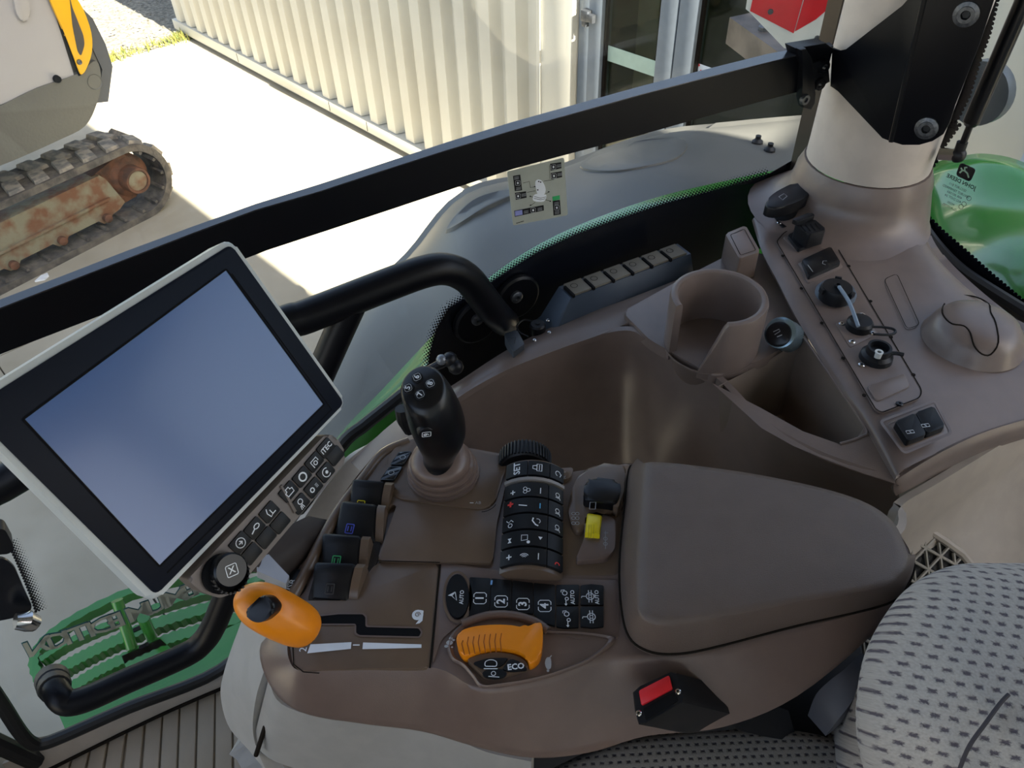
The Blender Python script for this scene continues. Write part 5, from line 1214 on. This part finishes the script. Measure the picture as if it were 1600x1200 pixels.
JF = Fr(cen_[-1] + capn * .0032, jx, Vector((0, 1, 0))); JF = Fr(JF.o, (jx - capn * jx.dot(capn)), capn.cross(jx))
if JF.n.dot(capn) < 0: JF = Fr(JF.o, JF.ex, -JF.ey)
for t, x, y in (('5', 638, 607), ('6', 652, 590), ('7', 657, 617), ('8', 673, 600)):
    g = G(); a, b = JF.px(x, y); g.lathe(JF, (a, b), [(.0062, -.001), (.0062, .0008), (.0052, .0014), (0, .0014)], btn, 18)
    s = .0048; q = JF.up(.0014); r_ = .35
    g.stroke(q, [(a + s * (p * math.cos(r_) - w_ * math.sin(r_)), b + s * (p * math.sin(r_) + w_ * math.cos(r_))) for p, w_ in ((-.8, -.5), (-.5, -.8), (.5, -.8), (.8, -.5), (.8, .5), (.5, .8), (-.5, .8), (-.8, .5))], .0006, greyprint, .0003, closed=True)
    g.text(q, t, a, b, .008, math.pi / 2 - .3, white, .0005, bold=.03); g.build('grip_button', grip)
n9 = (CAMC - cen_[4]).normalized(); n9 = (n9 - axis * n9.dot(axis)).normalized(); q9 = PL(666, 676, cen_[4] + n9 * .0335, n9); J9 = Fr(q9, (jx - n9 * jx.dot(n9)), n9.cross(jx))
if J9.n.dot(n9) < 0: J9 = Fr(J9.o, J9.ex, -J9.ey)
g = G(); g.lathe(J9, (0, 0), [(.0095, -.006), (.0092, .0), (.008, .0015), (0, .002)], black, 20); g.stroke(J9, rp([(-.005, -.003), (.004, -.004), (.005, .003), (-.004, .004)], .001), .0008, white, .0024, closed=True); g.text(J9, '9', 0, 0, .008, math.pi / 2, white, .0026, bold=.03); g.build('grip_button', grip)
g = G(); g.tube([Z(628, 638, .86), Z(632, 655, .845), Z(640, 672, .82)], [.008, .009, .007], black, 10); g.build('side_rocker', grip)

# two glossy keys left of the joystick, and the row of finger paddles
Fk = F(.0085)
slate = mat('glossy_slate', '23272c', .1, coat=.6)
for q, cxy in (([(624, 709), (644, 708), (631, 729), (610, 729)], (630, 718)), ([(609, 732), (630, 732), (616, 753), (594, 753)], (612, 742))):
    g = G(); g.prism(Fk, rp([Fk.px(*p) for p in q], .002), -.006, .004, slate, .0012); a, b = Fk.px(*cxy); g.stroke(Fk, circ((a, b), .0035, n=12), .0008, greyprint, .0045, closed=True); g.build('rocker_key', ac)
g = G(); rm = [(560, 758), (592, 712), (640, 694), (622, 712), (592, 755), (575, 790), (520, 850), (470, 925), (455, 925), (492, 850), (530, 792)]
pth = cr_([CF.p(*c(x, y), .004) for x, y in [(640, 694), (600, 712), (566, 754), (534, 796), (503, 850), (478, 900), (455, 940)]], 5); g.tube(pth, .007, taupeS, 10); g.build('outer_rim', ac, sharp=60)
pad_px = [((556, 764), (606, 768), (594, 803), (546, 796), yellow, (564, 790)), ((540, 797), (594, 803), (586, 848), (524, 838), blueprint, (547, 827)), ((510, 848), (570, 852), (560, 893), (504, 888), greenprint, (526, 877)), ((498, 893), (562, 895), (544, 940), (488, 936), mat('print_dark', '3a3836', .5), (516, 921))]
for k, (p1, p2, p3, p4, pm, ic) in enumerate(pad_px):
    g = G(); hh = .014
    q1, q2, q3, q4 = [CF.p(*c(*p), 0) for p in (p1, p2, p3, p4)]
    top1, top2 = q1 + UP * .022, q2 + UP * .02
    # fin: steep rounded back, face falling towards the driver
    secs = []
    for t in (0, .08, .92, 1):
        a = q1.lerp(q2, t); b = q4.lerp(q3, t); d = (a - b); ins_ = .003 if t in (0, 1) else 0
        L_ = [(0, 0), (0, .004), (.25, .010), (.62, .018), (.82, .023), (.93, .022), (1.0, .016), (1.04, .0)]
        secs.append([b + d * s_ + UP * max(0, hz_ - ins_) for s_, hz_ in L_])
    g.loft(secs, black); fr_p = Fr(q4.lerp(q1, .3) + UP * .012, (q2 - q1), (q1 - q4) + UP * .012)
    if fr_p.n.z < 0: fr_p = Fr(fr_p.o, fr_p.ex, -fr_p.ey)
    pd = g.build('paddle', ac, sharp=50)
    g = G(); a, b = fr_p.px(*ic); g.stroke(fr_p, rp([(a - .0045, b - .0055), (a + .0045, b - .0055), (a + .0045, b + .0055), (a - .0045, b + .0055)], .001), .0012, pm, .0022, closed=True); g.stroke(fr_p, [(a - .002, b - .003), (a - .002, b + .003)], .0012, pm, .0022); g.stroke(fr_p, [(a + .002, b - .003), (a + .002, b + .003)], .0012, pm, .0022); g.build('paddle_icon', pd)
    g = G(); dd = (q2 - q1).normalized(); g.loft([[p + dd * w for p in [q3 + (q2 - q3) * s_ + UP * hz_ for s_, hz_ in ((0, -.002), (.1, .006), (.45, .016), (.8, .022), (1.0, .018), (1.05, -.002))]] for w in (.0005, .010)], taupeS); g.build('paddle_cheek', ac, sharp=50)
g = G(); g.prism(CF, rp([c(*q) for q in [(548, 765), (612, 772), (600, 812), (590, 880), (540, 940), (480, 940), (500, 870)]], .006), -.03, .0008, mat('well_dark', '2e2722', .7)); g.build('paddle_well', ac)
g = G(); g.prism(CF, circ(c(456, 916), .016, .02, rot=-.4), -.01, .0045, blackS, .001); g.text(F(.0045), 'ISB', *F(.0045).px(455, 914), .0105, math.pi / 2 - .25, white, bold=.02); g.build('shortcut_key', ac)
# selector pair near the padded rest
g = G(); g.prism(CF, cr2([c(*q) for q in [(888, 790), (905, 750), (928, 734), (974, 733), (974, 760), (970, 800), (930, 815), (905, 838), (892, 825)]], 3), 0, .010, taupeS, .005, 3); sh = g.build('switch_hood', ac, sharp=60)
g = G(); F10_ = F(.010); g.prism(CF, rp([c(*q, ) for q in [(912, 772), (925, 764), (965, 770), (969, 782), (962, 806), (910, 800)]], .006), .006, .024, blackS, .006, 4); Fz = F(.0242); g.stroke(Fz, [Fz.px(*q) for q in [(922, 785), (931, 785), (930, 796), (921, 796)]], .0007, greyprint, closed=True); g.build('guarded_switch', sh, sharp=60)
g = G(); g.prism(CF, rp([c(*q) for q in [(956, 770), (968, 776), (970, 790), (964, 810), (956, 806)]], .004), .0, .020, taupeS, .004); g.build('switch_cheek', sh)
g = G()
for x in (896, 902):
    for y in (803, 810, 818): g.stroke(F10_, circ(F10_.px(x, y), .0022, n=8), .0006, greyprint, .0006, closed=True)
g.build('switch_print', sh)
g = G(); g.prism(CF, rp([c(*q) for q in [(898, 884), (912, 850), (914, 812), (925, 806), (962, 818), (960, 865), (948, 880)]], .005), 0, .010, taupe, .004, 3); yb = g.build('takeoff_block', ac, sharp=60)
g = G(); secs = []
for t in (0, .1, .9, 1):
    a = CF.p(*c(913, 848), .008).lerp(CF.p(*c(936, 850), .008), t); b = CF.p(*c(917, 812), .008).lerp(CF.p(*c(940, 816), .008), t); i_ = .002 if t in (0, 1) else 0
    secs.append([a.lerp(b, s_) + UP * max(0, h_ - i_) for s_, h_ in ((0, 0), (.05, .010), (.35, .013), (.75, .012), (.95, .007), (1.0, 0))])
g.loft(secs, yellow); F21 = F(.0212)
for k in range(3): g.stroke(F21, [F21.px(919 + k * 4, 842), F21.px(920 + k * 4, 820)], .0006, mat('yellow_groove', 'b8a210', .6), .0003)
g.build('yellow_switch', yb, sharp=50)
g = G(); Fq = F(.0102); 
for x, y in ((946, 842), (946, 850)): g.stroke(Fq, circ(Fq.px(x, y), .0022, n=8), .0007, greyprint, .0004, closed=True)
g.stroke(Fq, [Fq.px(944, 833), Fq.px(950, 833)], .0008, greyprint); g.stroke(Fq, [Fq.px(946, 830), Fq.px(946, 858)], .0006, greyprint); g.build('switch_print', yb)

# padded rest
O0 = [(986, 728), (976, 800), (969, 880), (972, 950), (984, 995), (1012, 1016), (1052, 1021), (1110, 1012), (1240, 978), (1385, 943), (1418, 912), (1427, 880), (1424, 850), (1400, 805), (1350, 778), (1270, 757), (1150, 736), (1020, 720)]
O2 = [(1010, 735), (1006, 800), (1000, 880), (999, 935), (1002, 958), (1018, 970), (1050, 972), (1120, 960), (1250, 938), (1370, 918), (1402, 900), (1415, 877), (1414, 852), (1392, 812), (1345, 782), (1265, 758), (1150, 736), (1025, 722)]
P0 = [Z(x, y, .712) for x, y in O0[:9]] + [Z(x, y, .722) for x, y in O0[9:12]] + [Vector((Z(x, y, .76).x, Z(x, y, .76).y, .715)) for x, y in O0[12:]]
P2 = [Z(x, y, .762) for x, y in O2]
P1 = [a * .72 + b * .28 + UP * .014 for a, b in zip(P0, P2)]
P15 = [a * .22 + b * .78 + UP * .0045 for a, b in zip(P0, P2)]
cc_ = sum(P2, Vector()) / len(P2); P3 = [cc_ + (p - cc_) * .92 + UP * .0015 for p in P2]; P4 = [cc_ + (p - cc_) * .5 + UP * .003 for p in P2]
g = G(); Pm = [p - UP * .006 for p in P0]
g.loft([cr_(q, 5, True) for q in (Pm, P0, P1, P15, P2, P3, P4)] , padm, True, True); g.build('armrest_pad', ac, sharp=80)
g = G(); g.tube([p + (p - cc_).normalized() * .0006 for p in cr_(P0, 5, True)] + [P0[0]], .0016, seam, 6); g.build('pad_seam', ac)
# support casting below, running down to the floor
g = G(); lw = greyp
ST = zz([(385, 960, .62), (345, 1045, .60), (362, 1110, .60), (400, 1150, .60), (430, 1185, .6), (700, 1230, .6), (800, 1190, .6), (700, 1120, .61), (560, 1080, .62), (450, 1000, .62)])
SB = [Vector((p.x, p.y, 0)) * 1.0 + Vector((.02, .0, .0)) for p in ST]
SMi = [p - UP * .2 for p in ST]
g = G()
q0 = zz([(440, 930, .64), (395, 935, .62), (372, 985, .56), (350, 1050, .50), (345, 1090, .47), (360, 1140, .44), (400, 1178, .42)])
q1 = zz([(470, 960, .66), (430, 980, .65), (415, 1040, .63), (400, 1090, .58), (395, 1140, .5), (405, 1180, .45), (430, 1230, .42)])
g.patch([q0, q1], greyp, 5, 3, thick=.02); g.patch([zz([(420, 1060, .62), (440, 1100, .6), (520, 1125, .59), (620, 1130, .58), (700, 1150, .58), (760, 1175, .58), (830, 1190, .58)]), zz([(395, 1160, .46), (430, 1190, .45), (520, 1215, .44), (600, 1230, .44), (700, 1245, .44), (760, 1260, .44), (830, 1270, .44)])], greyp, 5, 3, thick=.02)
g.build('support_shell', ac, sharp=50)
g = G(); g.tube([Z(442, 1050, .60), Z(400, 1180, .47)], .003, seam, 8); g.build('support_seam', ac)
g = G(); g.prism(HZ(0), [HZ(.5).px(*q) for q in [(480, 1120), (900, 1150), (1000, 1010), (700, 960)]], .0, .6, mat('pedestal_dark', '26262a', .7)); g.build('pedestal', ac)

# ------------------------------------------------------------------ touch monitor
mo = thing('touch_monitor', (-.30, .40, .90), 'tilted silver-rimmed tractor monitor with dark blank screen and key strip', 'monitor')
MN = Vector((.713, -.475, .515)).normalized(); MO = Vector((-.302, .371, .904))
ex_ = (Vector((-.259, .593, 1.049)) - Vector((-.372, .415, 1.041))).normalized()
MF = Fr(MO, ex_, MN.cross(ex_))
if MF.n.dot(CAMC - MO) < 0: MF = Fr(MO, ex_, -MN.cross(ex_))
def mp(x, y, h=0): return MF.px(x, y, h)
g = G(); rimp = rp([mp(*q) for q in [(-68, 637), (360, 371), (543, 630), (240, 944)]], .010)
g.prism(MF, rimp, -.028, 0, silver, .004, 3); g.build('rim', mo)
g = G(); bzp = rp([mp(*q) for q in [(-50, 640), (360, 382), (537, 630), (243, 930)]], .006); g.prism(MF, bzp, -.004, .0012, mat('bezel_black', '0f1522', .42, spec=.12), .0008); bz_ = g.build('bezel', mo)
g = G(); q = rp([mp(*q) for q in [(35, 655), (352, 421), (505, 632), (248, 885)]], .0015); g.prism(MF, q, .001, .0016, lcd); g.stroke(MF, q, .0018, blackM, .0019, closed=True)
q3 = [mp(*q) for q in [(352, 410), (522, 630), (510, 646)]]
g.build('screen', bz_)
g = G(); q = [mp(*p) for p in [(260, 895), (517, 640), (361, 428)]]; g.stroke(MF, q, .0012, blackM, .0015); g.build('bezel_groove', bz_)
g = G(); g.box(MF, *([min(mp(*q)[0] for q in [(100, 650), (360, 500)]), max(mp(*q)[0] for q in [(100, 650), (360, 500)])]), mp(248, 800)[1] , mp(200, 620)[1], -.05, -.027, mat('monitor_back', '2a2b2e', .5), .006); g.build('back_cover', mo)
# key strip
g = G(); strip = [mp(*q) for q in [(504, 678), (520, 681), (536, 704), (534, 722), (520, 740), (372, 922), (352, 934), (325, 928), (296, 906), (270, 925), (262, 935)]]
sp = rp([mp(*q) for q in [(506, 678), (522, 682), (537, 708), (534, 724), (380, 905), (362, 926), (340, 934), (312, 924), (290, 905)]], .004)
g.prism(MF, sp, -.02, .004, mat('strip_taupe', '6e625a', .4), .003, 3)
M4 = MF.up(.004)
g.prism(MF, [mp(*q) for q in [(433, 760), (436, 757), (459, 798), (455, 802)]], .004, .0065, mat('strip_taupe', '6e625a', .4), .001)
ks_ = g.build('key_strip', mo)
r1c = [(508, 700), (490, 722), (471, 745), (450, 768), (420, 800), (397, 825), (374, 848)]
r2c = [(523, 712), (508, 738), (489, 762), (468, 787), (437, 817), (415, 840), (392, 865)]
dirx = (Vector(mp(508, 700)) - Vector(mp(450, 768))).normalized(); diry = Vector((-dirx.y, dirx.x))
if (Vector(mp(450, 700)) - Vector(mp(508, 768))).dot(diry) < 0: diry = -diry
def mkey(x, y, art, w=.0175, h_=.0135):
    o = Vector(M4.px(x, y)); g = G(); pts = [o + dirx * a * w / 2 + diry * b * h_ / 2 for a, b in ((-1, -1), (1, -1), (1, 1), (-1, 1))]
    g.prism(M4, rp([tuple(p) for p in pts], .0012), -.001, .0022, btn, .0008); fr = Fr(M4.p(o.x, o.y, .0022), M4.ex * dirx.x + M4.ey * dirx.y, M4.ex * diry.x + M4.ey * diry.y)
    if fr.n.dot(M4.n) < 0: fr = Fr(fr.o, fr.ex, -fr.ey)
    if art: art(g, fr)
    g.build('key', ks_)
def k_itec(g, f): g.text(f, 'iTEC', 0, 0, .0072, 0, white, bold=.025)
def k_a(g, f): g.stroke(f, [(-.004, -.004), (-.004, .003), (.004, .003), (.004, -.001)], .001, white); g.stroke(f, circ((0, -.001), .002, n=10), .001, white, closed=True)
def k_gear(g, f): g.stroke(f, circ((0, 0), .004, n=14), .0016, white, closed=True)
def k_eng(g, f): g.stroke(f, [(-.004, -.003), (-.0045, .001), (-.002, .0015), (-.002, .004), (.002, .004), (.002, .0015), (.0045, .001), (.004, -.003)], .001, white, closed=True)
def k_hook(g, f): g.stroke(f, [(-.001, .005), (-.003, .001), (-.002, -.004), (.001, -.003), (.001, .002)], .001, white); g.stroke(f, [(.001, -.003), (.005, -.003)], .001, white)
def k_key(g, f): g.stroke(f, circ((.002, .0005), .003, .002, n=12), .001, white, closed=True); g.stroke(f, [(-.001, 0), (-.006, -.0015)], .0012, white)
def k_arr(g, f): g.stroke(f, circ((0, 0), .0045, n=16), .0008, white, closed=True); g.stroke(f, [(-.002, 0), (.002, 0)], .001, white); g.stroke(f, [(0, .002), (.002, 0), (0, -.002)], .001, white)
def k_sett(g, f): g.stroke(f, circ((-.003, 0), .0022, n=8), .0012, white, closed=True); [g.stroke(f, [(.002, y), (.005, y)], .0008, greyprint) for y in (-.0015, 0, .0015)]
def k_beacon(g, f): g.stroke(f, circ((0, 0), .0045, n=12, a0=.8, a1=5.4), .0009, white); g.flat(f, circ((.0005, 0), .0018, n=8), white)
def k_light(g, f): g.stroke(f, circ((.001, .002), .0026, n=10), .0009, white, closed=True); [g.stroke(f, [(x * .5, -.001), (x, -.0052)], .0008, white) for x in (-.003, -.001, .001)]
for (x, y), a in zip(r1c, (k_itec, k_a, k_gear, k_eng, k_hook, k_key, k_arr)): mkey(x, y, a)
for (x, y), a in zip(r2c, (None, k_beacon, k_sett, k_light, None, None, None)): mkey(x, y, a)
g = G(); kc = Vector(M4.px(362, 891)); kc0 = Vector(M4.px(345, 896)); g.lathe(M4, tuple(kc0), [(.0175, -.001), (.0175, .005), (.0145, .007)], blackM, 30)
kb_ = Vector(M4.px(352, 896)); g.lathe(M4, tuple(kb_), [(.0165, .0), (.0158, .010), (.0155, .014)], black, 30, cap1=False)
ktop = M4.up(.016); kt = ktop.px(362, 891); g.lathe(ktop, kt, [(.0148, -.010), (.0152, -.002), (.0138, .0), (0, .0)], blackS, 30)
a, b = kt; kf_ = Fr(ktop.p(a, b, 0), ktop.ex * dirx.x + ktop.ey * dirx.y, ktop.ex * diry.x + ktop.ey * diry.y)
if kf_.n.dot(ktop.n) < 0: kf_ = Fr(kf_.o, kf_.ex, -kf_.ey)
_q = -.5; kf_ = Fr(kf_.o, kf_.ex * math.cos(_q) + kf_.ey * math.sin(_q), kf_.ey * math.cos(_q) - kf_.ex * math.sin(_q))
g.stroke(kf_, rp([(-.005, -.005), (.005, -.005), (.005, .005), (-.005, .005)], .0015), .0008, white, .0004, closed=True); g.text(kf_, 'X', 0, 0, .0085, 0, white, .0004, bold=.02); kn_ = g.build('knob', ks_)
for k in range(24):
    t = 2 * math.pi * k / 24; f = Fr(M4.p(kb_.x + .0158 * math.cos(t), kb_.y + .0158 * math.sin(t)), M4.ex * -math.sin(t) + M4.ey * math.cos(t), M4.n); s_ = 1
    g = G(); g.box(f, -.0009, .0009, .001, .013, -.001, .0012, black); g.build('rib', kn_)
# arm carrying the monitor
g = G(); g.patch([zz([(380, 868, .75), (415, 845, .74), (450, 822, .73), (482, 806, .71)]), zz([(412, 892, .735), (448, 868, .725), (484, 838, .715), (512, 812, .70)]), zz([(450, 918, .69), (472, 895, .69), (502, 855, .69), (528, 812, .69)])], mat('arm_dark', '3a312c', .6), 5, 4, thick=.03)
g.build('mounting_arm', mo, sharp=50)
g = G(); g.loft([[Z(x, y, z_) for x, y in q] for q, z_ in (([(412, 868), (420, 866), (452, 900), (447, 912), (402, 892), (400, 880)], .74), ([(412, 878), (420, 876), (452, 910), (447, 922), (402, 902), (400, 890)], .70))], mat('bracket_light', 'a7a7aa', .4)); g.build('arm_bracket', mo)
# ------------------------------------------------------------------ seat, buckle, belt
fab = bpy.data.materials.new('seat_fabric'); fab.use_nodes = True; nt = fab.node_tree; bs = nt.nodes['Principled BSDF']; bs.inputs['Roughness'].default_value = .95; bs.inputs['Specular IOR Level'].default_value = .1
uvn = nt.nodes.new('ShaderNodeUVMap'); uvn.uv_map = 'UVMap'
bk_ = nt.nodes.new('ShaderNodeTexBrick'); bk_.inputs['Scale'].default_value = 1; bk_.offset = .5; bk_.inputs['Mortar Size'].default_value = .5; bk_.inputs['Mortar Smooth'].default_value = .7; bk_.inputs['Brick Width'].default_value = 1.15; bk_.inputs['Row Height'].default_value = .95
nzf = nt.nodes.new('ShaderNodeTexNoise'); nzf.inputs['Scale'].default_value = 7; nzf.inputs['Detail'].default_value = 2
mxv = nt.nodes.new('ShaderNodeMix'); mxv.data_type = 'VECTOR'; mxv.inputs['Factor'].default_value = .12
nt.links.new(uvn.outputs[0], nzf.inputs['Vector']); nt.links.new(uvn.outputs[0], mxv.inputs[4]); 
add = nt.nodes.new('ShaderNodeVectorMath'); add.operation = 'MULTIPLY_ADD'; add.inputs[1].default_value = (.35, .35, 0)
nt.links.new(nzf.outputs['Color'], add.inputs[0]); nt.links.new(uvn.outputs[0], add.inputs[2]); nt.links.new(add.outputs[0], bk_.inputs['Vector'])
rf_ = nt.nodes.new('ShaderNodeValToRGB'); rf_.color_ramp.elements[0].position = .25; rf_.color_ramp.elements[1].position = .8
rf_.color_ramp.elements[0].color = lin('6c666d'); rf_.color_ramp.elements[1].color = lin('c2bcb5')
nt.links.new(bk_.outputs['Fac'], rf_.inputs[0]); nz2 = nt.nodes.new('ShaderNodeTexNoise'); nz2.inputs['Scale'].default_value = 5; nt.links.new(uvn.outputs[0], nz2.inputs['Vector'])
mc = nt.nodes.new('ShaderNodeMix'); mc.data_type = 'RGBA'; mc.blend_type = 'MULTIPLY'; mc.inputs['Factor'].default_value = .45
nt.links.new(rf_.outputs[0], mc.inputs[6]); nt.links.new(nz2.outputs['Fac'], mc.inputs[7]); nt.links.new(mc.outputs[2], bs.inputs['Base Color'])
bpf = nt.nodes.new('ShaderNodeBump'); bpf.inputs['Strength'].default_value = .7; bpf.inputs['Distance'].default_value = .0015; nt.links.new(bk_.outputs['Fac'], bpf.inputs['Height']); nt.links.new(bpf.outputs[0], bs.inputs['Normal'])
se = thing('driver_seat', tuple(Z(1400, 1100, .0)), 'driver seat in pale grey dimpled fabric, back and cushion edge, bottom right', 'seat')
PT = .0088
# backrest: rings from its rolled edge inwards
E0 = [(1425, 915), (1385, 960), (1356, 1010), (1341, 1070), (1337, 1130), (1342, 1180), (1360, 1230), (1400, 1300)]
rowsP = [zz([(x + 26, y + 10, .66) for x, y in [(1600, 900), (1500, 905)]] ) ]
def brow(k):
    return None
R_a = [(1640, 905, .70), (1560, 903, .70), (1490, 905, .70), (1430, 930, .70), (1393, 975, .70), (1370, 1035, .69), (1362, 1100, .68), (1368, 1170, .66), (1385, 1240, .64)]
R_b = [(1660, 884, .80), (1560, 884, .80), (1480, 889, .80), (1420, 918, .79), (1380, 965, .78), (1350, 1025, .77), (1338, 1095, .76), (1340, 1160, .74), (1360, 1240, .72)]
R_c = [(1670, 905, .87), (1575, 905, .865), (1500, 915, .86), (1440, 945, .85), (1400, 990, .84), (1370, 1045, .83), (1358, 1105, .82), (1362, 1170, .80), (1385, 1250, .77)]
R_d = [(1690, 990, .90), (1610, 990, .90), (1540, 1000, .895), (1490, 1020, .89), (1455, 1050, .88), (1430, 1090, .87), (1420, 1130, .86), (1425, 1190, .84), (1450, 1270, .81)]
R_e = [(1720, 1110, .91), (1650, 1110, .91), (1600, 1120, .905), (1560, 1130, .90), (1530, 1145, .89), (1505, 1165, .88), (1490, 1190, .87), (1490, 1230, .85), (1510, 1290, .82)]
R_0 = [(x - 0, y, .50) for x, y, z_ in R_a]
SQ = Fr(Z(1450, 1050, .85), Vector((1, -.25, 0)), Vector((.2, .8, .45)))
g = G(); R_f = [(1900, 1300, .91), (1850, 1320, .91), (1800, 1330, .905), (1760, 1340, .90), (1720, 1350, .89), (1680, 1370, .88), (1650, 1400, .87), (1640, 1440, .85), (1640, 1480, .82)]
g.patch([[Vector((p.x, p.y, .45)) for p in zz(R_a)], zz(R_a), zz(R_b), zz(R_c), zz(R_d), zz(R_e), zz(R_f)], fab, 6, 7, uv=PT, uvf=SQ); g.build('backrest', se, sharp=80)
g = G(); g.tube(cr_(zz([(1576, 1085, .909), (1562, 1100, .907), (1540, 1130, .903), (1515, 1165, .892), (1500, 1200, .878), (1490, 1230, .865)]), 4), .0015, mat('fabric_seam', '3e3b40', .9), 6); g.build('seam', se)
K_a = [(800, 1235, .52), (870, 1198, .52), (960, 1160, .52), (1060, 1143, .52), (1160, 1138, .52), (1250, 1143, .52), (1330, 1165, .52), (1400, 1200, .52)]
K_0 = [(x, y, .46) for x, y, z_ in [(800, 1245, 0), (870, 1206, 0), (960, 1168, 0), (1060, 1152, 0), (1160, 1148, 0), (1250, 1152, 0), (1330, 1174, 0), (1400, 1210, 0)]]
K_b = [(820, 1260, .535), (890, 1225, .535), (980, 1190, .535), (1070, 1172, .535), (1165, 1166, .535), (1250, 1172, .535), (1330, 1195, .535), (1400, 1230, .53)]
K_c = [(850, 1330, .54), (920, 1300, .54), (1000, 1280, .54), (1090, 1270, .54), (1170, 1270, .54), (1260, 1280, .54), (1340, 1300, .54), (1400, 1330, .535)]
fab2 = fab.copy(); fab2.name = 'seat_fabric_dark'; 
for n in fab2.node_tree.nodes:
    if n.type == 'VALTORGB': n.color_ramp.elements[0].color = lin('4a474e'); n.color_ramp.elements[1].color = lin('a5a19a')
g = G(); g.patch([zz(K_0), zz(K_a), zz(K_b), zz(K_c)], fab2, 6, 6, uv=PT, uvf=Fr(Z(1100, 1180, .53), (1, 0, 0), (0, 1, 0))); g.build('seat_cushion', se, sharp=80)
g = G(); g.prism(HZ(0), [HZ(.3).px(*q) for q in [(700, 1180), (1330, 1010), (1500, 1150), (1300, 1400), (760, 1400)]], .02, .34, mat('seat_base', '1a1a1c', .7), .01); g.build('base', se)
g = G(); q = HZ(.48); g.prism(q, [q.px(*t) for t in [(1150, 1110), (1235, 1062), (1345, 985), (1352, 1060), (1345, 1170), (1190, 1160)]], -.12, 0, mat('seat_base', '1a1a1c', .7), .004); g.build('suspension_cover', se)
g = G(); g.patch([zz([(1345, 1020, .60), (1320, 1045, .60), (1298, 1062, .59), (1275, 1085, .57), (1262, 1118, .54)]), zz([(1372, 1032, .60), (1350, 1062, .60), (1330, 1098, .59), (1305, 1130, .57), (1290, 1150, .54)])], mat('hinge_cover', '57575c', .5), 4, 3, thick=.012); g.build('hinge_cover', se)

bu = thing('belt_buckle', tuple(Z(1060, 1110, .55)), 'black seat belt buckle with red push button beside the armrest', 'buckle')
bf0 = Z(1030, 1085, .70)
BFr = Fr(bf0, Z(1060, 1060, .662) - Z(1000, 1090, .655), Vector((.3, -.75, 1.0)))
ex__ = (Z(1052, 1058, .664) - Z(998, 1084, .660)).normalized(); BN_ = (Vector((-.35, -.05, .75)) + (CAMC - bf0).normalized() * .6).normalized()
BFr = Fr(bf0, ex__ - BN_ * ex__.dot(BN_), BN_.cross(ex__ - BN_ * ex__.dot(BN_)))
def bx_(x, y, h=0): return BFr.px(x, y, h)
g = G(); face = [bx_(*q) for q in [(989, 1082), (1000, 1072), (1048, 1050), (1058, 1052), (1070, 1088), (1068, 1098), (1008, 1132), (998, 1132), (992, 1110)]]
f0 = [BFr.p(a, b, 0) for a, b in face]; dB = (Z(1160, 1120, .58) - Z(1035, 1090, .70)); 
f1 = [p + dB * .5 for p in f0]; f2 = [p + dB * 1.0 for p in f0]; f3 = [bf0 + (p - bf0) * .95 + BFr.n * .002 for p in f0]
cB = bf0 + dB; f2 = [cB + (p - cB) * .6 for p in f2]
g.loft([f3, f0, f1, f2], black); bb_ = g.build('housing', bu, sharp=40)
g = G(); g.prism(BFr, rp([bx_(*q) for q in [(1000, 1081), (1047, 1057), (1052, 1078), (1004, 1104)]], .0015), .001, .006, red, .0012); g.build('release_button', bb_)
g = G(); g.prism(BFr, rp([bx_(*q) for q in [(1006, 1108), (1055, 1081), (1060, 1096), (1010, 1126)]], .001), .002, .003, blackM); g.build('slot', bb_)
for x, y in ((1060, 1081), (999, 1115)):
    g = G(); g.screw(BFr.up(.002), bx_(x, y), .003, chrome, .002); g.build('screw', bb_)
g = G(); e0 = Z(1180, 1140, .55); g.loft([[Z(1130, 1085, .60), Z(1150, 1140, .58)], [Z(1200, 1100, .56), Z(1190, 1150, .55)], [Z(1232, 1110, .54), Z(1246, 1160, .52)]], mat('webbing', '17171a', .8), closed=False); g.build('webbing', bu)
